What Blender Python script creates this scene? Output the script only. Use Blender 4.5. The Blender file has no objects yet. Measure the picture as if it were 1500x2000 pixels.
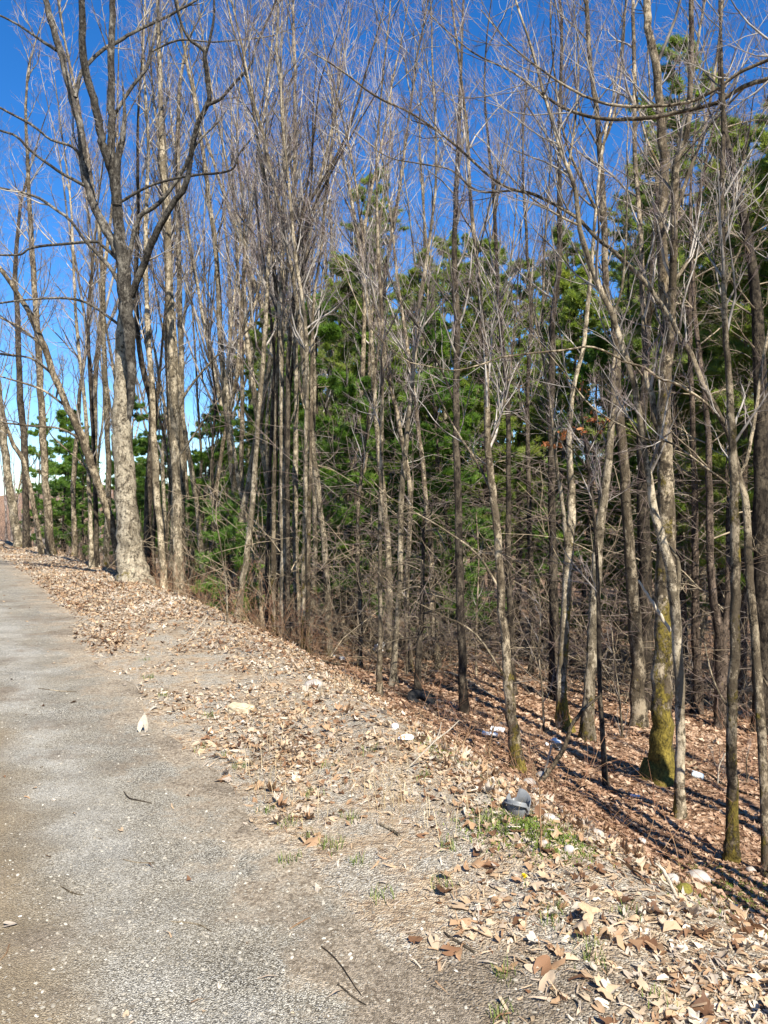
import bpy, math
import numpy as np
from mathutils import Vector

sc = bpy.context.scene
COL = sc.collection
RNG = np.random.default_rng(7)

# ------------------------------------------------------------------ camera, sky, sun, exposure
EYE = 1.6
F = 1482.0                                   # focal length in photo pixels (1500 x 2000)
cam_d = bpy.data.cameras.new('camera')
cam = bpy.data.objects.new('camera', cam_d)
COL.objects.link(cam)
cam.location = (0, 0, EYE)
cam.rotation_euler = (math.radians(90), 0, 0)
cam_d.sensor_width = 36
cam_d.lens = 36 * F / 2000
cam_d.clip_start = 0.05
cam_d.clip_end = 3000
sc.camera = cam

SUN_AZ = math.radians(180 - 24)              # clockwise from +Y: behind the camera, to the right
SUN_EL = math.radians(47)
world = bpy.data.worlds.new('World')
sc.world = world
world.use_nodes = True
wn = world.node_tree
bg = wn.nodes['Background']
sky = wn.nodes.new('ShaderNodeTexSky')
sky.sky_type = 'NISHITA'
sky.sun_disc = False
sky.sun_elevation = SUN_EL
sky.sun_rotation = SUN_AZ
sky.altitude = 500
sky.air_density = 1.0
sky.dust_density = 0.0
sky.ozone_density = 4.0
hs = wn.nodes.new('ShaderNodeHueSaturation')
hs.inputs['Saturation'].default_value = 1.32
hs.inputs['Hue'].default_value = 0.507
wn.links.new(sky.outputs[0], hs.inputs['Color'])
wn.links.new(hs.outputs[0], bg.inputs[0])
bg.inputs[1].default_value = 0.085

sun_d = bpy.data.lights.new('sun', 'SUN')
sun_d.energy = 5.0
sun_d.angle = math.radians(0.5)
sun_d.color = (1.0, 0.94, 0.84)
sun = bpy.data.objects.new('sun', sun_d)
COL.objects.link(sun)
sdir = Vector((math.sin(SUN_AZ) * math.cos(SUN_EL), math.cos(SUN_AZ) * math.cos(SUN_EL), math.sin(SUN_EL)))
sun.rotation_euler = (-sdir).to_track_quat('-Z', 'Y').to_euler()
sun.location = (10, -20, 30)

sc.view_settings.view_transform = 'Standard'
sc.view_settings.look = 'None'
sc.view_settings.gamma = 1
sc.view_settings.use_curve_mapping = False
sc.view_settings.exposure = 1.32
sc.cycles.max_bounces = 5
sc.cycles.diffuse_bounces = 3
sc.cycles.transmission_bounces = 3

# ------------------------------------------------------------------ helpers
def nrm(a):
    return a / np.maximum(np.linalg.norm(a, axis=-1, keepdims=True), 1e-9)

def hash2(ix, iy, s):
    h = (ix.astype(np.int64) * 374761393 + iy.astype(np.int64) * 668265263 + s * 974634777) & 0x7fffffff
    h = ((h ^ (h >> 13)) * 1274126177) & 0x7fffffff
    h = (h ^ (h >> 16)) & 0x7fffffff
    return (h % 100003) / 100003.0

def vnoise(x, y, s=0):
    x = np.asarray(x, float); y = np.asarray(y, float)
    ix = np.floor(x); iy = np.floor(y)
    fx = x - ix; fy = y - iy
    fx = fx * fx * (3 - 2 * fx); fy = fy * fy * (3 - 2 * fy)
    a = hash2(ix, iy, s); b = hash2(ix + 1, iy, s); c = hash2(ix, iy + 1, s); d = hash2(ix + 1, iy + 1, s)
    return (a * (1 - fx) + b * fx) * (1 - fy) + (c * (1 - fx) + d * fx) * fy

def fbm(x, y, s=0, o=3):
    v = 0; a = 0.5
    for k in range(o):
        v = v + a * (vnoise(x * 2 ** k, y * 2 ** k, s + k) * 2 - 1); a *= 0.5
    return v

def make_mesh(name, V, Fc, mat=None, attrs=None, smooth=True):
    """V (n,3), Fc (m,k) with k 3 or 4, or a list of such arrays"""
    me = bpy.data.meshes.new(name)
    V = np.ascontiguousarray(V, dtype=np.float32)
    if not isinstance(Fc, (list, tuple)): Fc = [Fc]
    Fc = [f for f in Fc if len(f)]
    loops = np.concatenate([f.ravel() for f in Fc]).astype(np.int32)
    tot = np.concatenate([np.full(len(f), f.shape[1], np.int32) for f in Fc])
    start = np.concatenate([[0], np.cumsum(tot)[:-1]]).astype(np.int32)
    me.vertices.add(len(V)); me.vertices.foreach_set('co', V.ravel())
    me.loops.add(len(loops)); me.loops.foreach_set('vertex_index', loops)
    me.polygons.add(len(tot)); me.polygons.foreach_set('loop_start', start); me.polygons.foreach_set('loop_total', tot)
    if smooth: me.polygons.foreach_set('use_smooth', np.ones(len(tot), bool))
    for k, v in (attrs or {}).items():
        at = me.attributes.new(k, 'FLOAT', 'POINT'); at.data.foreach_set('value', np.ascontiguousarray(v, dtype=np.float32))
    if mat: me.materials.append(mat)
    me.update(calc_edges=True)
    return me

def link(name, data, parent=None, loc=None, label=None, cat=None, group=None, kind=None):
    o = bpy.data.objects.new(name, data)
    COL.objects.link(o)
    if parent: o.parent = parent
    if loc is not None: o.location = loc
    if label: o['label'] = label
    if cat: o['category'] = cat
    if group: o['group'] = group
    if kind: o['kind'] = kind
    return o

def tubes(P, R, S, jit=0.0, rng=RNG):
    """P (N,K,3), R (N,K) -> verts, quads"""
    N, K, _ = P.shape
    T = np.empty_like(P)
    T[:, 1:-1] = P[:, 2:] - P[:, :-2]; T[:, 0] = P[:, 1] - P[:, 0]; T[:, -1] = P[:, -1] - P[:, -2]
    T = nrm(T)
    main = nrm(P[:, -1] - P[:, 0])
    ref = np.where(np.abs(main[:, 2:3]) > 0.75, np.array([[1.0, 0.15, 0]]), np.array([[0.1, 0.1, 1.0]]))[:, None, :]
    U = nrm(np.cross(T, np.broadcast_to(ref, T.shape))); W = np.cross(T, U)
    a = np.arange(S) * 2 * math.pi / S
    RR = R[:, :, None] * np.ones(S)
    if jit: RR = RR * (1 + rng.normal(0, jit, RR.shape))
    V = P[:, :, None, :] + RR[..., None] * (np.cos(a)[None, None, :, None] * U[:, :, None, :] + np.sin(a)[None, None, :, None] * W[:, :, None, :])
    idx = np.arange(N * K * S).reshape(N, K, S)
    i0 = idx[:, :-1]; i1 = idx[:, 1:]
    Q = np.stack([i0, np.roll(i0, -1, 2), np.roll(i1, -1, 2), i1], -1).reshape(-1, 4)
    return V.reshape(-1, 3), Q

class Acc:
    def __init__(s): s.V = []; s.F = {3: [], 4: []}; s.A = {}; s.n = 0
    def add(s, V, Fc, **attrs):
        if len(V) == 0: return
        s.V.append(V); s.F[Fc.shape[1]].append(Fc + s.n); s.n += len(V)
        for k, v in attrs.items(): s.A.setdefault(k, []).append(np.broadcast_to(np.asarray(v, float), (len(V),)))
    def mesh(s, name, mat, smooth=True):
        return make_mesh(name, np.concatenate(s.V), [np.concatenate(f) for f in s.F.values() if f], mat,
                         {k: np.concatenate(v) for k, v in s.A.items()}, smooth)

def grow(st, di, ln, nseg, wig, up, rng):
    P = [st]; d = nrm(di)
    for k in range(nseg):
        d = d + rng.normal(0, wig, d.shape); d[:, 2] += up; d = nrm(d)
        P.append(P[-1] + d * (ln / nseg)[:, None])
    return np.stack(P, 1)

def spawn(P, R, per, f0, f1, a0, a1, rng):
    """children of branches P: positions, directions, radii, fraction"""
    N, K, _ = P.shape
    f = rng.uniform(f0, f1, (N, per)) * (K - 1)
    i = np.minimum(f.astype(int), K - 2); t = (f - i)[..., None]
    n = np.arange(N)[:, None]
    pos = P[n, i] * (1 - t) + P[n, i + 1] * t
    tan = nrm(P[n, i + 1] - P[n, i])
    rad = R[n, i] * (1 - t[..., 0]) + R[n, i + 1] * t[..., 0]
    rnd = rng.normal(0, 1, tan.shape)
    perp = nrm(rnd - (rnd * tan).sum(-1, keepdims=True) * tan)
    an = rng.uniform(a0, a1, (N, per))[..., None]
    d = np.cos(an) * tan + np.sin(an) * perp
    return pos.reshape(-1, 3), d.reshape(-1, 3), rad.reshape(-1), (f / (K - 1)).reshape(-1)

def taper(r0, r1, K):
    return r0[:, None] + (r1 - r0)[:, None] * np.linspace(0, 1, K)[None]

def catmull(pts, sub):
    p = np.vstack([2 * pts[0] - pts[1], pts, 2 * pts[-1] - pts[-2]])
    out = []
    for i in range(1, len(p) - 2):
        for t in np.arange(sub) / sub:
            out.append(0.5 * (2 * p[i] + (p[i + 1] - p[i - 1]) * t + (2 * p[i - 1] - 5 * p[i] + 4 * p[i + 1] - p[i + 2]) * t * t + (-p[i - 1] + 3 * p[i] - 3 * p[i + 1] + p[i + 2]) * t ** 3))
    out.append(p[-2])
    return np.array(out)

# ------------------------------------------------------------------ lie of the land
YB = np.array([-20, 0, 3.2, 5.27, 7.41, 10.8, 16.9, 31.6, 42, 52.7, 80, 150, 420.])
XB = np.array([11.4, 2.35, 0.97, 0.03, -0.85, -2.15, -5.5, -13.9, -21.3, -30.5, -57, -128, -420.])
yy = np.arange(-40, 430, 0.25)
_x = np.interp(yy, YB, XB); _x[yy < -20] = 11.4 + (-20 - yy[yy < -20]) * 0.45
_k = np.ones(9) / 9
_xs = np.convolve(np.pad(_x, 4, 'edge'), _k, 'valid')
def xb(y): return np.interp(y, yy, _xs)                 # line where the bank breaks
def te(y): return np.interp(y, [0, 3, 10, 20, 60], [-0.95, -1.15, -2.2, -2.35, -2.4]) + 0.22 * fbm(np.asarray(y) * 0.9, np.zeros_like(np.asarray(y, float)), 5)
TT = np.array([-60, -14, -9, -7.6, -7, -4, -1.5, -0.2, 0.15, 0.6, 1.2, 2.0, 3.0, 10, 25, 60, 110, 200, 420.])
ZZ = np.array([4, 1.2, 0.3, 0.05, 0, 0.05, 0.02, 0.02, -0.03, -0.2, -0.58, -0.97, -1.16, -2.08, -3.4, -5.5, -4, 14, 20.])
def height(x, y):
    x = np.asarray(x, float); y = np.asarray(y, float)
    t = (x - xb(y)) * 0.88
    z = (np.interp(t - 0.12, TT, ZZ) + np.interp(t, TT, ZZ) + np.interp(t + 0.12, TT, ZZ)) / 3
    road = np.clip((t + 1.2) / 0.5, 0, 1)
    off = np.clip((t - 0.6) / 1.5, 0, 1)
    z = z + road * 0.035 * fbm(x * 2.2, y * 2.2, 11) + 0.012 * (1 - road) * fbm(x * 0.6, y * 0.6, 3)
    z = z + np.exp(-(t / 0.45) ** 2) * (0.05 + 0.09 * fbm(x * 1.3, y * 1.3, 21, 4))
    z = z + off * (0.10 * fbm(x * 0.5, y * 0.5, 31) + 0.05 * fbm(x * 2, y * 2, 41))
    return z
def normal(x, y, e=0.05):
    hx = (height(x + e, y) - height(x - e, y)) / (2 * e); hy = (height(x, y + e) - height(x, y - e)) / (2 * e)
    return nrm(np.stack([-hx, -hy, np.ones_like(hx)], -1))
def at(u, v, D):
    return np.array([(u - 750) / F * D, D, EYE + (1000 - v) / F * D])
_Ds = np.concatenate([np.arange(1.5, 12, 0.01), np.arange(12, 120, 0.05)])
def hit(u, v):
    z = EYE + (1000 - v) / F * _Ds
    g = height((u - 750) / F * _Ds, _Ds)
    k = np.argmax(z <= g)
    D = _Ds[k] if z[k] <= g[k] else 120
    return np.array([(u - 750) / F * D, D, float(height((u - 750) / F * D, D))])

# ------------------------------------------------------------------ materials
class NT:
    def __init__(s, name, rough=0.85, spec=0.25):
        s.m = bpy.data.materials.new(name); s.m.use_nodes = True
        s.t = s.m.node_tree; s.b = s.t.nodes['Principled BSDF']
        s.b.inputs['Roughness'].default_value = rough
        s.b.inputs['Specular IOR Level'].default_value = spec
        s.tc = s.t.nodes.new('ShaderNodeTexCoord')
    def n(s, typ, **kw):
        x = s.t.nodes.new('ShaderNode' + typ)
        for k, v in kw.items():
            if k in x.inputs: s.set(x.inputs[k], v)
            else: setattr(x, k, v)
        return x
    def set(s, inp, v):
        if isinstance(v, bpy.types.NodeSocket): s.t.links.new(v, inp)
        else: inp.default_value = v
    def coords(s, scale=(1, 1, 1), kind='Object'):
        m = s.n('Mapping'); s.set(m.inputs['Vector'], s.tc.outputs[kind]); m.inputs['Scale'].default_value = scale
        return m.outputs[0]
    def noise(s, vec, scale, detail=4, rough=0.6, out='Fac'):
        return s.n('TexNoise', Vector=vec, Scale=scale, Detail=detail, Roughness=rough).outputs[out]
    def vor(s, vec, scale, out='Distance', feature='F1', rand=1.0):
        x = s.n('TexVoronoi', feature=feature); s.set(x.inputs['Vector'], vec); x.inputs['Scale'].default_value = scale; x.inputs['Randomness'].default_value = rand
        return x.outputs[out]
    def ramp(s, fac, stops, interp='LINEAR'):
        r = s.n('ValToRGB'); s.set(r.inputs[0], fac); cr = r.color_ramp; cr.interpolation = interp
        while len(cr.elements) < len(stops): cr.elements.new(0.5)
        for e, (p, c) in zip(cr.elements, stops):
            e.position = p; e.color = (c, c, c, 1) if isinstance(c, (int, float)) else (*c, 1)
        return r.outputs[0]
    def mix(s, fac, a, b, mode='MIX'):
        x = s.n('Mix', data_type='RGBA', blend_type=mode)
        s.set(x.inputs[0], fac)
        for i, v in ((6, a), (7, b)):
            s.set(x.inputs[i], v if isinstance(v, bpy.types.NodeSocket) else (*v, 1))
        return x.outputs[2]
    def math(s, op, a, b=0.0):
        x = s.n('Math', operation=op); s.set(x.inputs[0], a); s.set(x.inputs[1], b); return x.outputs[0]
    def attr(s, name): return s.n('Attribute', attribute_name=name).outputs['Fac']
    def rnd(s): return s.n('ObjectInfo').outputs['Random']
    def bump(s, h, strength=0.5, dist=0.02):
        x = s.n('Bump', Height=h, Strength=strength, Distance=dist); s.set(s.b.inputs['Normal'], x.outputs[0])
    def col(s, c): s.set(s.b.inputs['Base Color'], c if isinstance(c, bpy.types.NodeSocket) else (*c, 1))
    def translucent(s, fac, c):
        tr = s.n('BsdfTranslucent'); s.set(tr.inputs[0], c)
        mx = s.n('MixShader', Fac=fac); s.t.links.new(s.b.outputs[0], mx.inputs[1]); s.t.links.new(tr.outputs[0], mx.inputs[2])
        s.t.links.new(mx.outputs[0], s.t.nodes['Material Output'].inputs[0])

def bark(name, dark, mid, pale, blotch=0.5, vscale=0.4, scale=22, plates=False, darkblotch=0.7, cut=0.5):
    m = NT(name, 0.9, 0.15)
    off = m.n('VectorMath', operation='MULTIPLY_ADD'); m.set(off.inputs[0], m.rnd()); off.inputs[1].default_value = (37, 91, 53); m.set(off.inputs[2], m.tc.outputs['Object'])
    def cs(z, k=1.0):
        x = m.n('Mapping'); m.set(x.inputs['Vector'], off.outputs[0]); x.inputs['Scale'].default_value = (k, k, z * k); return x.outputs[0]
    n1 = m.noise(cs(vscale), scale, 7, 0.72); n3 = m.noise(cs(0.6), 12, 6, 0.7)
    base = m.ramp(n1, [(0.36, dark), (0.46, mid), (0.62, pale)])
    lich = m.ramp(m.noise(cs(0.6), 4.0, 6, 0.78), [(0.49, 0), (0.53, 1)])
    base = m.mix(m.math('MULTIPLY', lich, blotch), base, m.mix(n3, tuple(p * 0.85 for p in pale), tuple(min(1, p * 1.45) for p in pale)))
    dk = m.ramp(m.noise(cs(0.55), 4.6, 7, 0.8), [(cut - 0.02, 0), (cut + 0.04, 1)])
    base = m.mix(m.math('MULTIPLY', dk, darkblotch), base, m.mix(n1, dark, mid))
    dk2 = m.ramp(m.noise(cs(1.1), 9, 5, 0.75), [(0.54, 0), (0.60, 0.8)])
    base = m.mix(dk2, base, dark)
    mossn = m.noise(cs(0.6), 5, 7, 0.78)
    ms = m.ramp(m.math('ADD', m.attr('moss'), m.math('MULTIPLY', m.math('SUBTRACT', mossn, 0.5), 2.8)), [(0.42, 0), (0.62, 1)])
    mc = m.ramp(m.noise(cs(0.6), 45, 5), [(0.32, (0.035, 0.028, 0.007)), (0.7, (0.23, 0.175, 0.034))])
    base = m.mix(ms, base, mc)
    v = m.ramp(m.rnd(), [(0, 0.7), (1, 1.2)])
    m.col(m.mix(1.0, base, v, 'MULTIPLY'))
    if plates:
        dv = m.n('TexNoise', Vector=m.coords(), Scale=6, Detail=4); ad = m.n('VectorMath', operation='MULTIPLY_ADD'); m.set(ad.inputs[0], dv.outputs['Color']); ad.inputs[1].default_value = (0.16, 0.16, 0.16); m.set(ad.inputs[2], m.coords((1, 1, 0.55)))
        pl = m.vor(ad.outputs[0], 13, feature='DISTANCE_TO_EDGE')
        h = m.math('ADD', m.ramp(pl, [(0.0, 0), (0.07, 1)]), m.math('MULTIPLY', n1, 1.6))
        m.bump(h, 0.8, 0.02)
    else:
        m.bump(m.math('ADD', n1, m.math('ADD', m.math('MULTIPLY', n3, 0.6), m.math('MULTIPLY', ms, 0.5))), 1.0, 0.025)
    return m.m

M_MAPLE = bark('old maple bark', (0.035, 0.027, 0.018), (0.24, 0.20, 0.14), (0.38, 0.33, 0.24), 0.7, 0.5, 12, True, 0.75, 0.52)
M_LIMB = bark('dark shaded limb bark', (0.012, 0.010, 0.008), (0.055, 0.047, 0.038), (0.20, 0.18, 0.145), 0.6, 0.5, cut=0.47)  # darker limb bark, with the limbs' shaded backs mixed into the colour
M_GREY = bark('grey bark', (0.014, 0.010, 0.006), (0.12, 0.092, 0.058), (0.30, 0.245, 0.165), 0.85, darkblotch=0.9, cut=0.48)
M_PALE = bark('pale bark', (0.022, 0.016, 0.010), (0.21, 0.17, 0.11), (0.38, 0.32, 0.225), 0.85, 0.4, darkblotch=0.92, cut=0.485)
M_DARK = bark('dark and shaded bark', (0.007, 0.005, 0.004), (0.03, 0.023, 0.016), (0.11, 0.088, 0.06), 0.5)  # dark bark, with shade cast by neighbouring trees also put into the colour
M_PINE = bark('pine bark', (0.012, 0.009, 0.006), (0.065, 0.047, 0.033), (0.16, 0.12, 0.088), 0.3, 0.3, 16, True)

def twig_mat(name, a, b, tip):
    m = NT(name, 0.7, 0.3)
    n = m.noise(m.coords(), 1.6, 5, 0.7)
    c = m.ramp(n, [(0.42, a), (0.58, b)])
    c = m.mix(m.math('MULTIPLY', m.attr('tip'), 0.8), c, tip)
    m.col(m.mix(1.0, c, m.ramp(m.rnd(), [(0, 0.6), (1, 1.2)]), 'MULTIPLY'))
    return m.m
M_TWIG = twig_mat('bare twig bark', (0.06, 0.048, 0.04), (0.34, 0.305, 0.26), (0.215, 0.135, 0.135))
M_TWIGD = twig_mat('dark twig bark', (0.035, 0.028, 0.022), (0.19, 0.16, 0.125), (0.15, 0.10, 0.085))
M_DEAD = twig_mat('dead twig bark', (0.06, 0.045, 0.03), (0.36, 0.29, 0.19), (0.28, 0.215, 0.14))
M_CANE = twig_mat('dry cane', (0.22, 0.12, 0.06), (0.42, 0.29, 0.15), (0.30, 0.12, 0.07))

def needle_mat(name, stops):
    m = NT(name, 0.55, 0.35)
    c = m.ramp(m.attr('tint'), stops)
    m.col(c)
    m.translucent(0.5, m.mix(1.0, c, (1.3, 1.35, 0.7), 'MULTIPLY'))
    return m.m
M_NEEDLE = needle_mat('pine needles', [(0, (0.085, 0.13, 0.03)), (0.5, (0.20, 0.27, 0.058)), (1, (0.31, 0.34, 0.09))])
M_NEEDLE2 = needle_mat('hemlock needles', [(0, (0.055, 0.11, 0.028)), (0.6, (0.145, 0.255, 0.045)), (1, (0.24, 0.34, 0.06))])

def leaf_mat(name, stops, tl=0.25):
    m = NT(name, 0.6, 0.3)
    c = m.ramp(m.attr('tint'), stops)
    n = m.noise(m.coords((1, 1, 1)), 70, 4)
    c = m.mix(1.0, c, m.ramp(n, [(0.3, 0.72), (0.7, 1.12)]), 'MULTIPLY')
    m.col(c); m.translucent(tl, c)
    return m.m
TAN = [(0, (0.07, 0.035, 0.018)), (0.16, (0.22, 0.115, 0.058)), (0.34, (0.40, 0.26, 0.145)), (0.58, (0.52, 0.39, 0.25)), (0.78, (0.37, 0.31, 0.245)), (1.0, (0.66, 0.57, 0.44))]
FLOORL = [(0, (0.09, 0.045, 0.024)), (0.3, (0.26, 0.148, 0.085)), (0.6, (0.42, 0.275, 0.175)), (1.0, (0.57, 0.43, 0.30))]
M_LEAF = leaf_mat('dry roadside leaf', TAN)
M_FLOORL = leaf_mat('dry forest leaf', FLOORL)
M_ORANGE = leaf_mat('orange clinging leaf', [(0, (0.32, 0.10, 0.03)), (1, (0.50, 0.22, 0.08))], 0.35)
M_PALEL = leaf_mat('pale clinging leaf', [(0, (0.45, 0.33, 0.19)), (1, (0.62, 0.5, 0.34))], 0.35)
M_GRASS = leaf_mat('spring grass', [(0, (0.06, 0.10, 0.012)), (0.6, (0.14, 0.19, 0.03)), (1, (0.36, 0.33, 0.12))], 0.3)
M_STRAW = leaf_mat('dead grass', [(0, (0.30, 0.22, 0.11)), (1, (0.52, 0.42, 0.25))], 0.2)
M_MOSS = leaf_mat('moss', [(0, (0.055, 0.085, 0.012)), (0.6, (0.13, 0.18, 0.02)), (1, (0.20, 0.24, 0.035))], 0.2)

def m_road():
    m = NT('worn gravelly asphalt', 0.88, 0.25)
    c = m.coords((1, 1, 1))
    st = m.vor(c, 210, 'Color'); sd = m.vor(c, 210)
    st2 = m.vor(c, 90, 'Color'); sd2 = m.vor(c, 90)
    g1 = m.n('RGBToBW', Color=st).outputs[0]; g2 = m.n('RGBToBW', Color=st2).outputs[0]
    base = m.ramp(g1, [(0.2, (0.06, 0.05, 0.036)), (0.42, (0.215, 0.19, 0.143)), (0.62, (0.35, 0.32, 0.25)), (0.82, (0.62, 0.58, 0.485))])
    big = m.ramp(g2, [(0.70, 0), (0.76, 1)])
    edge = m.ramp(sd2, [(0.25, 1), (0.42, 0)])
    base = m.mix(m.math('MULTIPLY', big, edge), base, (0.45, 0.43, 0.375))
    base = m.mix(1.0, base, m.ramp(sd, [(0.40, 1.0), (0.75, 0.55)]), 'MULTIPLY')
    dust = m.ramp(m.noise(c, 0.9, 4, 0.6), [(0.40, 0), (0.62, 1)])
    base = m.mix(m.math('MULTIPLY', dust, 0.45), base, (0.255, 0.215, 0.15))
    pale = m.ramp(m.math('ADD', m.math('MULTIPLY', m.attr('band'), 0.22), m.noise(c, 1.7, 6, 0.7)), [(0.54, 0), (0.74, 0.45)])
    base = m.mix(pale, base, m.ramp(g1, [(0.2, (0.29, 0.275, 0.235)), (0.8, (0.52, 0.50, 0.44))]))
    nz = m.math('MULTIPLY', m.math('SUBTRACT', m.noise(c, 1.6, 4), 0.5), 0.9)
    tr = m.math('ADD', m.attr('track'), nz)
    base = m.mix(m.ramp(tr, [(0.35, 0), (0.75, 0.9)]), base, m.ramp(g1, [(0.15, (0.155, 0.115, 0.068)), (0.8, (0.26, 0.205, 0.128))]))
    # soil and crumbled leaf washing in from the shoulder
    ed = m.math('ADD', m.attr('edge'), m.math('MULTIPLY', m.math('SUBTRACT', m.noise(c, 2.6, 7, 0.75), 0.5), 2.4))
    soil = m.ramp(g2, [(0.15, (0.17, 0.13, 0.085)), (0.5, (0.34, 0.275, 0.19)), (0.9, (0.50, 0.42, 0.31))])
    base = m.mix(m.ramp(ed, [(0.40, 0), (0.75, 0.95)]), base, soil)
    so = m.ramp(m.math('ADD', m.noise(c, 1.3, 6, 0.7), m.math('ADD', m.math('MULTIPLY', m.attr('soil'), 0.28), m.math('MULTIPLY', m.attr('edge'), 0.10))), [(0.54, 0), (0.68, 0.85)])
    base = m.mix(so, base, m.ramp(g2, [(0.2, (0.11, 0.085, 0.056)), (0.8, (0.27, 0.22, 0.16))]))
    m.col(m.mix(1.0, base, m.ramp(m.noise(c, 2.7, 5, 0.65), [(0.35, 0.84), (0.65, 1.12)]), 'MULTIPLY'))
    h = m.math('ADD', m.ramp(sd, [(0.0, 1), (0.7, 0)]), m.math('MULTIPLY', m.math('MULTIPLY', big, edge), 1.6))
    m.bump(h, 1.0, 0.006)
    return m.m
def m_verge():
    m = NT('sandy gravel shoulder', 0.9, 0.2)
    c = m.coords((1, 1, 1))
    v1 = m.vor(c, 120, 'Color'); g = m.n('RGBToBW', Color=v1).outputs[0]; sd = m.vor(c, 120)
    base = m.ramp(g, [(0.1, (0.15, 0.12, 0.085)), (0.45, (0.33, 0.285, 0.215)), (0.75, (0.46, 0.415, 0.33)), (0.95, (0.62, 0.585, 0.51))])
    cs = m.n('TexNoise', Vector=c, Scale=9, Detail=3); ad = m.n('VectorMath', operation='MULTIPLY_ADD'); m.set(ad.inputs[0], cs.outputs['Color']); ad.inputs[1].default_value = (0.12, 0.12, 0.12); m.set(ad.inputs[2], m.coords((1, 1.9, 1)))
    lv = m.vor(ad.outputs[0], 34, 'Color'); lit = m.n('RGBToBW', Color=lv).outputs[0]
    lc = m.ramp(lit, [(0.15, (0.15, 0.09, 0.05)), (0.35, (0.36, 0.245, 0.14)), (0.6, (0.50, 0.375, 0.235)), (0.85, (0.58, 0.475, 0.335))])
    base = m.mix(m.ramp(m.noise(c, 2.6, 6, 0.75), [(0.43, 0), (0.56, 0.85)]), base, lc)
    soil = m.ramp(m.math('ADD', m.noise(c, 1.3, 6, 0.7), m.math('MULTIPLY', m.attr('soil'), 0.28)), [(0.54, 0), (0.68, 0.85)])
    base = m.mix(soil, base, m.ramp(g, [(0.2, (0.11, 0.085, 0.056)), (0.8, (0.27, 0.22, 0.16))]))
    m.col(base)
    m.bump(m.math('ADD', m.ramp(sd, [(0, 1), (0.7, 0)]), m.math('MULTIPLY', m.noise(c, 26, 6, 0.7), 3.0)), 1.0, 0.012)
    return m.m
def m_floor():
    m = NT('leaf covered forest floor', 0.9, 0.15)
    c = m.coords((1, 1, 1))
    g = m.n('RGBToBW', Color=m.vor(c, 16, 'Color')).outputs[0]
    base = m.ramp(g, [(0.1, (0.07, 0.038, 0.022)), (0.4, (0.20, 0.115, 0.065)), (0.7, (0.31, 0.195, 0.12)), (0.95, (0.42, 0.295, 0.195))])
    dk = m.ramp(m.noise(c, 2.5, 5, 0.7), [(0.4, 1.0), (0.7, 0.6)])
    m.col(m.mix(1.0, base, dk, 'MULTIPLY'))
    m.bump(m.math('ADD', m.vor(c, 16), m.noise(c, 30, 4)), 0.9, 0.03)
    return m.m
M_ROAD, M_VERGE, M_FLOOR = m_road(), m_verge(), m_floor()

def plain(name, c, rough=0.6, spec=0.3, n=0.12, scale=20, bump=0.2):
    m = NT(name, rough, spec)
    f = m.noise(m.coords(), scale, 5, 0.65)
    m.col(m.mix(1.0, c, m.ramp(f, [(0.3, 1 - n * 2), (0.7, 1 + n)]), 'MULTIPLY')); m.bump(f, bump, 0.01)
    return m.m
def stone_mat():
    m = NT('field stone', 0.85, 0.25)
    c = m.coords(); n = m.noise(c, 14, 6, 0.7)
    b = m.ramp(n, [(0.3, (0.19, 0.165, 0.14)), (0.55, (0.34, 0.305, 0.265)), (0.75, (0.46, 0.42, 0.37))])
    ms = m.ramp(m.math('ADD', m.attr('moss'), m.math('SUBTRACT', m.noise(c, 9, 5, 0.7), 0.5)), [(0.45, 0), (0.6, 1)])
    b = m.mix(ms, b, m.ramp(m.noise(c, 80, 3), [(0.3, (0.08, 0.07, 0.012)), (0.7, (0.23, 0.20, 0.035))]))
    m.col(m.mix(1.0, b, m.ramp(m.rnd(), [(0, 0.8), (1, 1.15)]), 'MULTIPLY')); m.bump(n, 0.6, 0.015)
    return m.m
M_STONE = stone_mat()
def gravel_mat():
    m = NT('gravel stone', 0.85, 0.25)
    c = m.ramp(m.attr('tint'), [(0, (0.10, 0.085, 0.065)), (0.4, (0.235, 0.21, 0.165)), (0.75, (0.34, 0.31, 0.25)), (1, (0.54, 0.505, 0.43))])
    m.col(m.mix(1.0, c, m.ramp(m.noise(m.coords(), 150, 3), [(0.3, 0.8), (0.7, 1.1)]), 'MULTIPLY'))
    return m.m
M_GRAVEL = gravel_mat()
M_WHITE = plain('white plastic', (0.78, 0.78, 0.76), 0.45, 0.4, 0.05)
M_PALEBLUE = plain('pale blue can paint', (0.60, 0.70, 0.74), 0.35, 0.5, 0.08)
M_BLACK = plain('black plastic', (0.018, 0.019, 0.022), 0.35, 0.5, 0.2)
M_RUBBER = plain('old tyre rubber', (0.022, 0.021, 0.019), 0.7, 0.3, 0.25)
M_BUCKET = plain('grey bucket plastic', (0.15, 0.155, 0.155), 0.45, 0.4, 0.1)
M_BLUE = plain('blue plastic', (0.10, 0.18, 0.42), 0.4, 0.4, 0.1)
M_DRIFT = plain('bleached wood', (0.42, 0.365, 0.28), 0.8, 0.2, 0.2, 30, 0.5)
M_CUT = plain('weathered wood chunk', (0.50, 0.41, 0.27), 0.8, 0.2, 0.22, 18, 0.6)
M_YEL = plain('dandelion yellow', (0.75, 0.58, 0.02), 0.6, 0.2, 0.05)
M_GREEN = plain('green stalk', (0.10, 0.17, 0.03), 0.6, 0.2, 0.1)

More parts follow.
